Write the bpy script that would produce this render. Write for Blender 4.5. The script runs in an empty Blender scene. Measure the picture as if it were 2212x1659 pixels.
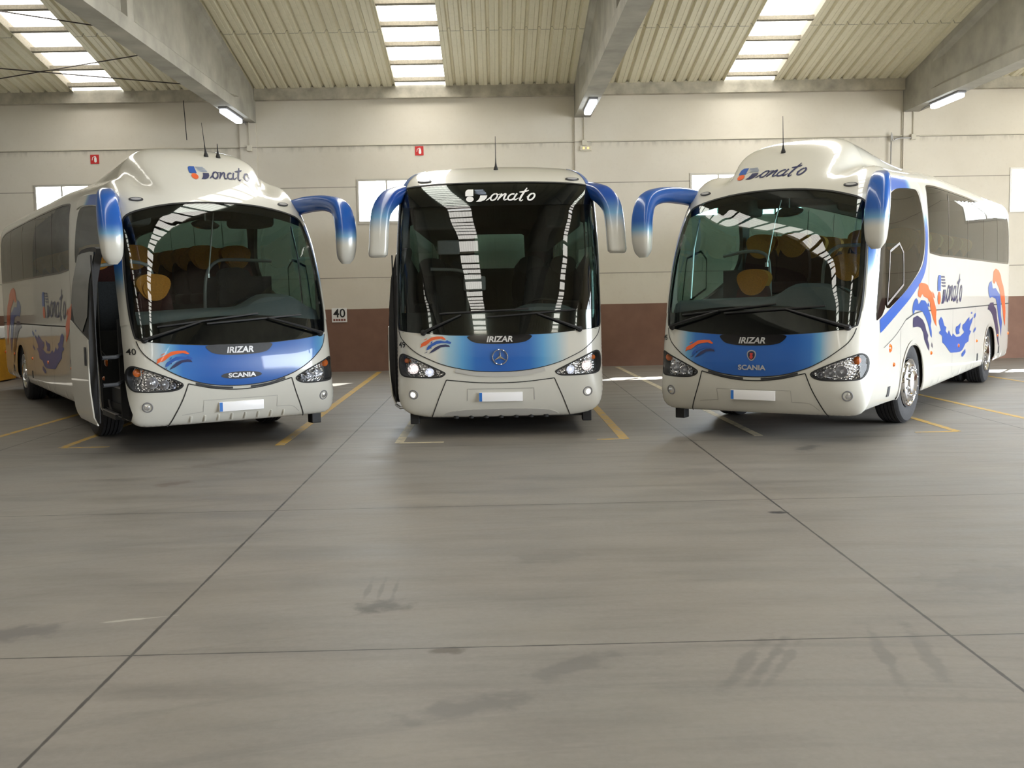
import bpy, bmesh, math, random
import numpy as np
from mathutils import Vector, Matrix
from mathutils.geometry import delaunay_2d_cdt
random.seed(7)
SC = bpy.context.scene
COL = SC.collection
PI = math.pi

# ------------------------------------------------------------------ camera
F_PX, CX, CY, CAM_H = 2237.0, 1106.0, 829.5, 1.72
def cam_axes(vx=1069, vy=632, sl=.0195):
    Y = Vector((vx-CX, -(vy-CY), -F_PX)).normalized()
    Z = Vector((1, sl, 0)).cross(Y).normalized()
    return Y.cross(Z), Y, Z
aX, aY, aZ = cam_axes()
cd = bpy.data.cameras.new('camera')
cam = bpy.data.objects.new('camera', cd)
COL.objects.link(cam)
cam.matrix_world = Matrix.Translation((0, 0, CAM_H)) @ Matrix((aX, aY, aZ)).to_4x4()
cd.sensor_fit = 'HORIZONTAL'
cd.sensor_width = 36.0
cd.lens = F_PX/2212*36.0
cd.clip_start = .05
cd.clip_end = 400
SC.camera = cam

# ------------------------------------------------------------------ world, sun, exposure
SKYLIGHT = 12.0
wd = bpy.data.worlds.new('sky')
SC.world = wd
wd.use_nodes = True
bg = wd.node_tree.nodes['Background']
bg.inputs[0].default_value = (.86, .93, 1.0, 1)
bg.inputs[1].default_value = 19.0
sl = bpy.data.lights.new('sun', 'SUN')
sl.energy = 26.0
sl.angle = math.radians(.6)
sl.color = (1, .97, .92)
so = bpy.data.objects.new('sun', sl)
COL.objects.link(so)
so.rotation_euler = Vector((-2.4, -3.5, -3.8)).to_track_quat('-Z', 'Y').to_euler()
vs = SC.view_settings
vs.view_transform = 'Standard'
vs.look = 'None'
vs.gamma = 1
vs.use_curve_mapping = False
vs.exposure = 0.0
SC.cycles.use_denoising = True
SC.cycles.max_bounces = 10
SC.cycles.diffuse_bounces = 5
SC.cycles.glossy_bounces = 5
SC.cycles.transparent_max_bounces = 16
SC.cycles.caustics_reflective = False
SC.cycles.caustics_refractive = False
SC.cycles.sample_clamp_indirect = 6.0

# ------------------------------------------------------------------ materials
MATS = {}
def nt_new(name):
    m = bpy.data.materials.new(name)
    m.use_nodes = True
    return m, m.node_tree, m.node_tree.nodes['Principled BSDF']
def sp(b, **k):
    for n, v in k.items():
        n = n.replace('_', ' ')
        if n in b.inputs:
            i = b.inputs[n]
            i.default_value = (*v, 1) if isinstance(v, tuple) and len(v) == 3 else v
def mat(name, col, rough=.5, metal=0., coat=0., noise=0., nscale=30., emit=None, es=0., spec=.5, bump=0.):
    if name in MATS: return MATS[name]
    m, nt, b = nt_new(name)
    sp(b, Base_Color=col, Roughness=rough, Metallic=metal, Coat_Weight=coat, Coat_Roughness=.03, Specular_IOR_Level=spec)
    if emit: sp(b, Emission_Color=emit, Emission_Strength=es)
    if noise or bump:
        g = Nd(nt)
        n = g.noise(g.obj(), nscale, 5)
        if noise:
            c = g.mix(g.ramp(n, [(.3, 0), (.7, 1)]), tuple(c*(1-noise) for c in col), tuple(min(1, c*(1+noise)) for c in col))
            nt.links.new(c, b.inputs['Base Color'])
        if bump:
            bp = nt.nodes.new('ShaderNodeBump'); bp.inputs['Strength'].default_value = bump; bp.inputs['Distance'].default_value = .01
            nt.links.new(n, bp.inputs['Height']); nt.links.new(bp.outputs[0], b.inputs['Normal'])
    MATS[name] = m
    return m
class Nd:
    """small node-building helper"""
    def __init__(s, nt): s.nt = nt
    def put(s, sock, v):
        if isinstance(v, bpy.types.NodeSocket): s.nt.links.new(v, sock)
        elif isinstance(v, tuple) and len(v) == 3 and sock.type == 'RGBA': sock.default_value = (*v, 1)
        else: sock.default_value = v
    def pos(s): return s.nt.nodes.new('ShaderNodeNewGeometry').outputs['Position']
    def obj(s): return s.nt.nodes.new('ShaderNodeTexCoord').outputs['Object']
    def xyz(s, v):
        n = s.nt.nodes.new('ShaderNodeSeparateXYZ'); s.put(n.inputs[0], v); return n.outputs
    def comb(s, x, y, z):
        n = s.nt.nodes.new('ShaderNodeCombineXYZ')
        for i, v in enumerate((x, y, z)): s.put(n.inputs[i], v)
        return n.outputs[0]
    def m(s, op, a, b=0., c=0., clamp=False):
        n = s.nt.nodes.new('ShaderNodeMath'); n.operation = op; n.use_clamp = clamp
        s.put(n.inputs[0], a); s.put(n.inputs[1], b); s.put(n.inputs[2], c); return n.outputs[0]
    def vm(s, op, a, b):
        n = s.nt.nodes.new('ShaderNodeVectorMath'); n.operation = op
        s.put(n.inputs[0], a); s.put(n.inputs[1], b); return n.outputs[1 if op in ('LENGTH', 'DOT_PRODUCT', 'DISTANCE') else 0]
    def step(s, v, a, b):
        n = s.nt.nodes.new('ShaderNodeMapRange'); n.interpolation_type = 'SMOOTHSTEP'
        s.put(n.inputs[0], v); n.inputs[1].default_value = a; n.inputs[2].default_value = b; return n.outputs[0]
    def noise(s, v, scale, det=3, rough=.55):
        n = s.nt.nodes.new('ShaderNodeTexNoise'); s.put(n.inputs['Vector'], v)
        n.inputs['Scale'].default_value = scale; n.inputs['Detail'].default_value = det; n.inputs['Roughness'].default_value = rough
        return n.outputs[0]
    def ramp(s, v, stops):
        n = s.nt.nodes.new('ShaderNodeValToRGB'); s.put(n.inputs[0], v); e = n.color_ramp.elements
        while len(e) < len(stops): e.new(.5)
        for q, (p, c) in zip(e, stops):
            q.position = p; q.color = (c, c, c, 1) if not isinstance(c, tuple) else (*c, 1)
        return n.outputs[0]
    def mix(s, f, a, b, mode='MIX'):
        n = s.nt.nodes.new('ShaderNodeMix'); n.data_type = 'RGBA'; n.blend_type = mode
        s.put(n.inputs['Factor'], f); s.put(n.inputs[6], a); s.put(n.inputs[7], b); return n.outputs[2]
    def out(s, shader):
        o = [n for n in s.nt.nodes if n.type == 'OUTPUT_MATERIAL'][0]; s.nt.links.new(shader, o.inputs[0])
def glass(name, tint, ior=1.6, rough=.0):
    if name in MATS: return MATS[name]
    m, nt, b = nt_new(name); nt.nodes.remove(b); g = Nd(nt)
    t = nt.nodes.new('ShaderNodeBsdfTransparent'); t.inputs[0].default_value = (*tint, 1)
    gl = nt.nodes.new('ShaderNodeBsdfGlossy'); gl.inputs['Roughness'].default_value = rough
    # Fresnel of a thin sheet, the same from both sides
    ge = nt.nodes.new('ShaderNodeNewGeometry'); c = g.m('ABSOLUTE', g.vm('DOT_PRODUCT', ge.outputs['Incoming'], ge.outputs['Normal'])); f0 = ((ior-1)/(ior+1))**2
    fr = g.m('ADD', f0, g.m('MULTIPLY', 1-f0, g.m('POWER', g.m('SUBTRACT', 1., c, 0., True), 5.)))
    x = nt.nodes.new('ShaderNodeMixShader')
    nt.links.new(fr, x.inputs[0]); nt.links.new(t.outputs[0], x.inputs[1]); nt.links.new(gl.outputs[0], x.inputs[2])
    g.out(x.outputs[0]); MATS[name] = m; return m
def emis(name, col, st):
    if name in MATS: return MATS[name]
    m, nt, b = nt_new(name); nt.nodes.remove(b)
    e = nt.nodes.new('ShaderNodeEmission'); e.inputs[0].default_value = (*col, 1); e.inputs[1].default_value = st
    Nd(nt).out(e.outputs[0]); MATS[name] = m; return m

WHITE = (.66, .648, .585)
BLUE, LBLUE, NAVY, ORANGE = (.012, .108, .43), (.06, .30, .62), (.022, .03, .11), (.80, .13, .03)
def paint(name, fn):
    """gloss coach paint whose colour is a function of coach coordinates"""
    if name in MATS: return MATS[name]
    m, nt, b = nt_new(name); g = Nd(nt)
    sp(b, Roughness=.28, Coat_Weight=.6, Coat_Roughness=.02)
    nt.links.new(fn(g, g.xyz(g.obj())), b.inputs['Base Color']); MATS[name] = m; return m
M_WHITE = mat('white_coach_paint', WHITE, .35, coat=1., noise=.015, nscale=3)
def facet_chrome():
    m, nt, b = nt_new('faceted_reflector'); g = Nd(nt); sp(b, Base_Color=(.80, .80, .82), Metallic=.9, Roughness=.12)
    v = nt.nodes.new('ShaderNodeTexVoronoi'); v.inputs['Scale'].default_value = 38; g.put(v.inputs['Vector'], g.obj())
    bp = nt.nodes.new('ShaderNodeBump'); bp.inputs['Strength'].default_value = .9; bp.inputs['Distance'].default_value = .012
    nt.links.new(v.outputs['Distance'], bp.inputs['Height']); nt.links.new(bp.outputs[0], b.inputs['Normal']); return m
M_FACET = facet_chrome()
M_BLACKGL = mat('black_gloss', (.006, .006, .008), .08, coat=.4)
M_BLACK = mat('black_rubber', (.012, .012, .013), .55, noise=.2)
M_TYRE = mat('tyre_rubber', (.022, .022, .024), .8, noise=.25, nscale=40)
M_DGREY = mat('dark_grey_plastic', (.035, .037, .042), .5, noise=.1)
M_GREY = mat('grey_trim', (.20, .20, .21), .6, noise=.08)
M_CHROME = mat('chrome', (.82, .82, .84), .08, 1.)
M_STEEL = mat('brushed_steel', (.55, .55, .56), .3, 1., noise=.1)
M_SILVER = mat('silver_letter', (.62, .62, .63), .35, .6)
M_LETBLUE = mat('navy_lettering', NAVY, .3, coat=.5)
M_DBLUE = mat('blue_decal', (.02, .10, .42), .3, coat=.5)
M_DNAVY = mat('navy_decal', (.025, .03, .10), .3, coat=.5)
M_DORANGE = mat('orange_decal', ORANGE, .3, coat=.5)
M_DSTEEL = mat('pale_blue_decal', (.30, .36, .48), .3, coat=.5)
M_DWHITE = mat('white_decal', (.85, .85, .84), .35)
M_SEAM = mat('panel_gap', (.02, .02, .02), .7)
M_WS = glass('windscreen_glass', (.60, .67, .64), 1.66)
M_SIDE = glass('tinted_side_glass', (.19, .33, .30), 1.6)
M_LENS = glass('clear_lens', (.93, .94, .95), 1.45)
M_PANE = glass('window_pane', (.93, .95, .96), 1.45)
M_AMBER = mat('amber_lens', (.75, .16, .02), .15, coat=.8)
M_SEATO = mat('orange_headrest_fabric', (.78, .30, .04), .8, noise=.15, nscale=60, bump=.2)
M_SEATR = mat('dark_red_seat_fabric', (.075, .018, .018), .9, noise=.2, nscale=60, bump=.2)
M_SEATG = mat('charcoal_seat_fabric', (.03, .03, .034), .9, noise=.2, nscale=60, bump=.2)
M_DASH = mat('dashboard_plastic', (.075, .09, .10), .55, noise=.08, nscale=80)
M_LINER = mat('cabin_lining', (.13, .125, .12), .8, noise=.08)
M_PLATE = mat('white_number_plate', (.93, .93, .95), .3)
M_EUB = mat('blue_plate_strip', (.02, .16, .55), .4)

# ------------------------------------------------------------------ object helpers
def link(o, parent=None):
    COL.objects.link(o)
    if parent is not None: o.parent = parent
    return o
def tag(o, label=None, cat=None, group=None, kind=None):
    if label: o['label'] = label
    if cat: o['category'] = cat
    if group: o['group'] = group
    if kind: o['kind'] = kind
    return o
def thing(name, label, cat, loc=(0, 0, 0), rz=0, group=None):
    o = bpy.data.objects.new(name, None); o.location = loc; o.rotation_euler = (0, 0, rz); o.empty_display_size = .3
    link(o); return tag(o, label, cat, group)
def mesh_obj(name, v, f, m, parent=None, smooth=False, normals=None, sharp=None):
    me = bpy.data.meshes.new(name)
    me.from_pydata([tuple(map(float, p)) for p in v], [], [tuple(map(int, q)) for q in f])
    me.validate(clean_customdata=False)
    for k in (m if isinstance(m, (list, tuple)) else [m]): me.materials.append(k)
    if smooth or normals is not None:
        me.polygons.foreach_set('use_smooth', [True]*len(me.polygons))
    if sharp is not None: me.set_sharp_from_angle(angle=math.radians(sharp))
    if normals is not None and len(normals) == len(me.vertices):
        me.normals_split_custom_set_from_vertices([tuple(map(float, n)) for n in normals])
    me.update()
    return link(bpy.data.objects.new(name, me), parent)
class MB:
    """collects geometry of one part"""
    def __init__(s): s.v, s.f = [], []
    def add(s, v, f):
        o = len(s.v); s.v += [tuple(p) for p in v]; s.f += [tuple(i+o for i in q) for q in f]; return s
    def box(s, x0, x1, y0, y1, z0, z1, bev=0.):
        if bev <= 0:
            v = [(x, y, z) for x in (x0, x1) for y in (y0, y1) for z in (z0, z1)]
            return s.add(v, [(0, 1, 3, 2), (4, 6, 7, 5), (0, 4, 5, 1), (2, 3, 7, 6), (0, 2, 6, 4), (1, 5, 7, 3)])
        bm = bmesh.new(); bmesh.ops.create_cube(bm, size=1)
        for q in bm.verts: q.co = Vector(((x0+x1)/2+q.co.x*(x1-x0), (y0+y1)/2+q.co.y*(y1-y0), (z0+z1)/2+q.co.z*(z1-z0)))
        bmesh.ops.bevel(bm, geom=bm.edges[:], offset=bev, segments=3, affect='EDGES', profile=.5)
        bm.verts.index_update(); s.add([q.co[:] for q in bm.verts], [[q.index for q in f.verts] for f in bm.faces]); bm.free(); return s
    def tube(s, path, r, n=10, close=False):
        P = [Vector(p) for p in path]; k = len(P); rs = r if isinstance(r, (list, tuple)) else [r]*k; V = []
        up = None
        for i in range(k):
            if close: t = P[(i+1) % k]-P[i-1]
            else: t = P[min(i+1, k-1)]-P[max(i-1, 0)]
            t.normalize()
            if up is None: up = Vector((0, 0, 1)) if abs(t.z) < .9 else Vector((1, 0, 0))
            u = (up-t*up.dot(t)).normalized(); w = t.cross(u); up = u
            V += [P[i]+(u*math.cos(a)+w*math.sin(a))*rs[i] for a in [2*PI*j/n for j in range(n)]]
        Fc = [(i*n+j, i*n+(j+1) % n, (i+1) % k*n+(j+1) % n, (i+1) % k*n+j) for i in range(k if close else k-1) for j in range(n)]
        if not close: Fc += [tuple(range(n))[::-1], tuple(range((k-1)*n, k*n))]
        return s.add(V, Fc)
    def lathe(s, prof, org, axis, n=32, ref=None):
        """prof: (radius, along)"""
        a = Vector(axis).normalized(); u = Vector(ref) if ref else (Vector((0, 0, 1)) if abs(a.z) < .9 else Vector((1, 0, 0)))
        u = (u-a*u.dot(a)).normalized(); w = a.cross(u); o = Vector(org); V = []
        for r, h in prof: V += [o+a*h+(u*math.cos(t)+w*math.sin(t))*max(r, 1e-4) for t in [2*PI*j/n for j in range(n)]]
        k = len(prof)
        return s.add(V, [(i*n+j, i*n+(j+1) % n, (i+1)*n+(j+1) % n, (i+1)*n+j) for i in range(k-1) for j in range(n)])
    def prism(s, poly, fn, d):
        """poly of 2-D points; fn(u,v,t) -> 3-D, t = 0 and d"""
        n = len(poly); V = [fn(u, v, 0) for u, v in poly]+[fn(u, v, d) for u, v in poly]
        return s.add(V, [tuple(range(n)), tuple(range(2*n-1, n-1, -1))]+[(i, i+n, (i+1) % n+n, (i+1) % n) for i in range(n)])
    def build(s, name, m, parent=None, smooth=False, sharp=35, loc=None):
        o = mesh_obj(name, s.v, s.f, m, parent, smooth, None, sharp if smooth else None)
        bm = bmesh.new(); bm.from_mesh(o.data); bmesh.ops.recalc_face_normals(bm, faces=bm.faces[:]); bm.to_mesh(o.data); bm.free()
        if loc: o.location = loc
        return o

# ------------------------------------------------------------------ patches on curved skins
def resample(loop, step):
    L = [np.array(p, float) for p in loop]; out = []
    for a, b in zip(L, L[1:]+L[:1]):
        k = max(1, int(math.ceil(np.hypot(*(b-a))/step)))
        out += [a+(b-a)*i/k for i in range(k)]
    return np.array(out)
def chaikin(loop, it=2):
    L = [np.array(p, float) for p in loop]
    for _ in range(it):
        q = []
        for a, b in zip(L, L[1:]+L[:1]): q += [a*.75+b*.25, a*.25+b*.75]
        L = q
    return [tuple(p) for p in L]
def inside(pts, loop):
    x, y = pts[:, 0], pts[:, 1]; r = np.zeros(len(pts), bool)
    for (x0, y0), (x1, y1) in zip(loop, np.roll(loop, -1, 0)):
        c = (y0 > y) != (y1 > y)
        if abs(y1-y0) > 1e-12: r ^= c & (x < (x1-x0)*(y-y0)/(y1-y0)+x0)
    return r
def dist_loop(pts, loop):
    d = np.full(len(pts), 9.)
    for a, b in zip(loop, np.roll(loop, -1, 0)):
        e = b-a; t = np.clip(((pts-a) @ e)/max(e @ e, 1e-12), 0, 1); d = np.minimum(d, np.hypot(*(pts-a-t[:, None]*e).T))
    return d
def tri2d(loops, step, rs=True, extra=None, stepx=None, keep=None):
    L = [resample(l, step) if rs else np.array(l, float) for l in loops]; L0 = L[0]
    sx = stepx or step
    gx, gy = np.meshgrid(np.arange(L0[:, 0].min()+sx/2, L0[:, 0].max(), sx), np.arange(L0[:, 1].min()+step/2, L0[:, 1].max(), step))
    G = np.stack([gx.ravel(), gy.ravel()], 1)
    if len(G): G = G[inside(G, L0) & (dist_loop(G, L0) > .35*step)]
    if keep is not None and len(G): G = G[keep(G)]
    if extra is not None: G = np.concatenate([G, extra])
    for h in L[1:]:
        if len(G): G = G[~inside(G, h) & (dist_loop(G, h) > .3*step)]
    V = np.concatenate(L+[G]) if len(G) else np.concatenate(L)
    E = []; o = 0
    for l in L:
        n = len(l); E += [(o+i, o+(i+1) % n) for i in range(n)]; o += n
    r = delaunay_2d_cdt([Vector(p) for p in V], E, [], 0, 1e-7)
    P = np.array([p[:] for p in r[0]]); T = np.array([t for t in r[2] if len(t) == 3], int)
    c = P[T].mean(1); k = inside(c, L0)
    for h in L[1:]: k &= ~inside(c, h)
    T = T[k]; used = np.unique(T); mp = -np.ones(len(P), int); mp[used] = np.arange(len(used))
    return P[used], mp[T]
def lift(P2, T, fmap, off=0.):
    P, N = fmap(P2[:, 0], P2[:, 1]); P = P+N*off
    n = np.cross(P[T[:, 1]]-P[T[:, 0]], P[T[:, 2]]-P[T[:, 0]]); flip = (n*N[T[:, 0]]).sum(1) < 0
    T = T.copy(); T[flip] = T[flip][:, ::-1]; return P, T, N
def patch(name, loops, fmap, step, m, parent, off=.004, **k):
    P, T, N = lift(*tri2d(loops, step, **k), fmap, off)
    return mesh_obj(name, P, T, m, parent, True, N)
def slab(name, loop, fmap, step, m, parent, off, thick, **k):
    """patch with real thickness: outer face, inner face and rim"""
    P2, T = tri2d([loop], step, **k); A, TA, N = lift(P2, T, fmap, off); B, TB, _ = lift(P2, T, fmap, off-thick)
    L = resample(loop, step); n = len(A); e = {}
    for t in TA:
        for a, b in ((t[0], t[1]), (t[1], t[2]), (t[2], t[0])): e[(a, b)] = 1
    rim = [(a, b) for a, b in e if (b, a) not in e]
    V = np.concatenate([A, B, A, B]); Fc = [tuple(t) for t in TA]+[tuple(q+n for q in t[::-1]) for t in TB]
    Fc += [(b+2*n, a+2*n, a+3*n, b+3*n) for a, b in rim]
    o = mesh_obj(name, V, Fc, m, parent, True); o.data.set_sharp_from_angle(angle=math.radians(40)); return o
def strip_poly(path, w):
    """outline of a line of width w along a 2-D path"""
    P = np.array(path, float); t = np.gradient(P, axis=0); t /= np.maximum(np.hypot(*t.T)[:, None], 1e-9); n = np.stack([-t[:, 1], t[:, 0]], 1)
    w = np.array(w)/2 if np.ndim(w) else np.full(len(P), w/2)
    return np.concatenate([P+n*w[:, None], (P-n*w[:, None])[::-1]])
def ribbon_data(path, w, fmap, off, res=.03):
    """quad strip along a path"""
    P = [np.array(path[0], float)]
    W = list(w) if np.ndim(w) else [w]*len(path); ww = [W[0]]; C_ = max(2, int(max(W)/.03)+1)
    for (a, b), (wa, wb) in zip(zip(path[:-1], path[1:]), zip(W[:-1], W[1:])):
        a = np.array(a, float); b = np.array(b, float); k = max(1, int(np.hypot(*(b-a))/res))
        for i in range(1, k+1): P.append(a+(b-a)*i/k); ww.append(wa+(wb-wa)*i/k)
    S = strip_poly(P, ww); n = len(P); A = S[:n]; B = S[n:][::-1]
    Q = np.concatenate([A+(B-A)*k/(C_-1) for k in range(C_)]); X, N = fmap(Q[:, 0], Q[:, 1]); X = X+N*off
    Fq = np.array([(c*n+i, c*n+i+1, c*n+n+i+1, c*n+n+i) for c in range(C_-1) for i in range(n-1)])
    fn_ = np.cross(X[Fq[:, 1]]-X[Fq[:, 0]], X[Fq[:, 3]]-X[Fq[:, 0]]); fl = (fn_*N[Fq[:, 0]]).sum(1) < 0; Fq[fl] = Fq[fl][:, ::-1]
    return X, [tuple(q) for q in Fq], N
def ribbons(name, paths, w, fmap, m, parent, off=.003, res=.03):
    o = None
    for p in paths:
        ww = w
        if isinstance(p, tuple) and len(p) == 2 and isinstance(p[0], list): p, ww = p
        X, f, n = ribbon_data(p, ww, fmap, off, res); o = mesh_obj(name, X, f, m, parent, True, n)
    return o
def smooth_path(P, n=8):
    """Catmull-Rom through points of any dimension"""
    P = [np.array(p, float) for p in P]; Q = [2*P[0]-P[1]]+P+[2*P[-1]-P[-2]]; out = []
    for i in range(1, len(Q)-2):
        a, b, c, d = Q[i-1:i+3]
        for t in np.linspace(0, 1, n, endpoint=False):
            out.append(.5*((2*b)+(c-a)*t+(2*a-5*b+4*c-d)*t*t+(3*b-a-3*c+d)*t**3))
    out.append(P[-1]); return out
def loft(name, path, radii, m, parent, e=2.6, n=20, ref=(1, 0, 0), sub=6):
    """closed rounded body along a path; radii = (half width along ref, half depth)"""
    k = smooth_path([tuple(p)+tuple(r) for p, r in zip(path, radii)], sub); V = []; K = len(k)
    C3 = [Vector(q[:3]) for q in k]
    for i, q in enumerate(k):
        t = (C3[min(i+1, K-1)]-C3[max(i-1, 0)]).normalized(); rf = Vector(ref); u = (rf-t*rf.dot(t)).normalized(); w = t.cross(u)
        for j in range(n):
            a = 2*PI*j/n; c, s_ = math.cos(a), math.sin(a)
            V.append(C3[i]+u*(math.copysign(abs(c)**(2/e), c)*max(q[3], .002))+w*(math.copysign(abs(s_)**(2/e), s_)*max(q[4], .002)))
    Fc = [(i*n+j, i*n+(j+1) % n, (i+1)*n+(j+1) % n, (i+1)*n+j) for i in range(K-1) for j in range(n)]+[tuple(range(n))[::-1], tuple(range((K-1)*n, K*n))]
    b = MB(); b.add(V, Fc); return b.build(name, m, parent, True, 50)

def sst(a,b,v):
    t=np.clip((v-a)/(b-a),0,1);return t*t*(3-2*t)
class Surf:
    """coach skin: front chart y=F(x,z), aft outline R(tau,y) about (0,zc)"""
    def __init__(s,prof,front,rear,L,zc=1.75,bow=.14,cor=.45,n=6.,m=.4,w=1.24,morph=(0.,3.),groove=0.,gx=.74):
        s.pz=np.array([p[0] for p in prof]);s.py=np.array([p[1] for p in prof])
        zz=np.linspace(s.pz[0],s.pz[-1],600);pp=np.interp(zz,s.pz,s.py)
        k=np.exp(-.5*(np.arange(-40,41)/14.)**2);k/=k.sum()
        ext=np.concatenate([pp[0]+(pp[0]-pp[40:0:-1]),pp,pp[-1]+(pp[-1]-pp[-2:-42:-1])])
        s.zz=zz;s.pp=np.convolve(ext,k,'valid')
        s.groove=groove;s.gx=gx;s.zc=zc;s.bow=bow;s.cor=cor;s.n=n;s.m=m;s.w=w;s.L=L;s.morph=morph
        s.tt=np.linspace(-np.pi/2,np.pi/2,721)
        s.Rf=s.rad(front);s.Rr=s.rad(rear)
        zf=zc+s.Rf*np.sin(s.tt);xf=s.Rf*np.cos(s.tt)
        s.ye=s.Fr(xf,zf,1.)
    def rad(s,o):
        o=np.array(o,float);q=[]
        for a,b in zip(o[:-1],o[1:]):
            for t in np.linspace(0,1,40,endpoint=False):q.append(a+(b-a)*t)
        q.append(o[-1]);q=np.array(q)
        t=np.arctan2(q[:,1]-s.zc,q[:,0]);r=np.hypot(q[:,0],q[:,1]-s.zc)
        i=np.argsort(t);R=np.interp(s.tt,t[i],r[i])
        k=np.exp(-.5*(np.arange(-24,25)/7.)**2);k/=k.sum()
        e=np.concatenate([R[24:0:-1],R,R[-2:-26:-1]]);return np.convolve(e,k,'valid')
    def Fr(s,x,z,rho):
        A=s.cor*(.22+.78*sst(.25,.9,z))
        gr=s.groove*np.exp(-((np.abs(x)-s.gx+.35*(3.08-z))/.11)**2)*sst(2.92,3.08,z)
        return gr+np.interp(z,s.zz,s.pp)+s.bow*(x/s.w)**2+A*(1-np.clip(1-np.clip(rho,0,1)**s.n,0,1)**s.m)
    def rho(s,x,z):
        t=np.arctan2(z-s.zc,np.abs(x));return np.hypot(x,z-s.zc)/np.interp(t,s.tt,s.Rf)
    def F(s,x,z):
        x=np.asarray(x,float);z=np.asarray(z,float);return s.Fr(x,z,s.rho(x,z))
    def R(s,t,y):
        rf=np.interp(t,s.tt,s.Rf);rr=np.interp(t,s.tt,s.Rr);ye=np.interp(t,s.tt,s.ye)
        k=sst(s.morph[0],s.morph[1],y-ye)
        e=np.clip((y-(s.L-.7))/.7,0,1)
        return (rf+(rr-rf)*k)*(1-.11*e**3)
    def X(s,y,z):
        y=np.asarray(y,float);z=np.asarray(z,float);lo=np.zeros(y.shape);hi=np.full(y.shape,1.5)
        for _ in range(40):
            x=.5*(lo+hi);t=np.arctan2(z-s.zc,x);r=np.hypot(x,z-s.zc)
            ins=(r<s.R(t,y))&((y>s.F(x,z))|(y>np.interp(t,s.tt,s.ye)))
            lo=np.where(ins,x,lo);hi=np.where(ins,hi,x)
        return lo

def front_map(S):
    def fn(x, z):
        def P(x, z): return np.stack([x, S.F(x, z), z], 1)
        e = 1e-4; xa, za = x*.9995, 1.75+(z-1.75)*.9995
        gx = (S.F(xa+e, za)-S.F(xa-e, za))/(2*e); gz = (S.F(xa, za+e)-S.F(xa, za-e))/(2*e)
        N = np.stack([gx, -np.ones_like(x), gz], 1); return P(x, z), N/np.linalg.norm(N, axis=1)[:, None]
    return fn
def side_map(S, sg):
    def fn(y, z):
        e = 2e-3; x = S.X(y, z)
        gy = (S.X(y+e, z)-x)/e; gz = (S.X(y, z+e)-S.X(y, z-e))/(2*e)
        N = np.stack([np.full(x.shape, sg*1.), -gy*1, -gz*1], 1); N[:, 0] = sg
        return np.stack([sg*x, y, z], 1), N/np.linalg.norm(N, axis=1)[:, None]
    return fn
TXT = {}
def text_mesh(s, bold=.0):
    k = (s, bold)
    if k not in TXT:
        cu = bpy.data.curves.new('t', 'FONT'); cu.body = s; cu.offset = bold; cu.resolution_u = 3
        o = bpy.data.objects.new('t', cu); COL.objects.link(o); dg = bpy.context.evaluated_depsgraph_get(); me = bpy.data.meshes.new_from_object(o.evaluated_get(dg))
        bpy.data.objects.remove(o); bpy.data.curves.remove(cu); me.calc_loop_triangles()
        V = np.array([q.co[:2] for q in me.vertices]); T = np.array([t.vertices[:] for t in me.loop_triangles]); bpy.data.meshes.remove(me); TXT[k] = (V, T)
    return TXT[k]
def text_on(name, s, fmap, org, width, m, parent, bold=0., shear=0., hs=1., off=.004, flip=1):
    V, T = text_mesh(s, bold); V = V-V.min(0); k = width/V[:, 0].max(); U = np.stack([V[:, 0]*k+V[:, 1]*k*hs*shear, V[:, 1]*k*hs], 1)
    P, T2, N = lift(np.stack([org[0]+flip*U[:, 0], org[1]+U[:, 1]], 1), T, fmap, off); return mesh_obj(name, P, T2, m, parent)
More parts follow.
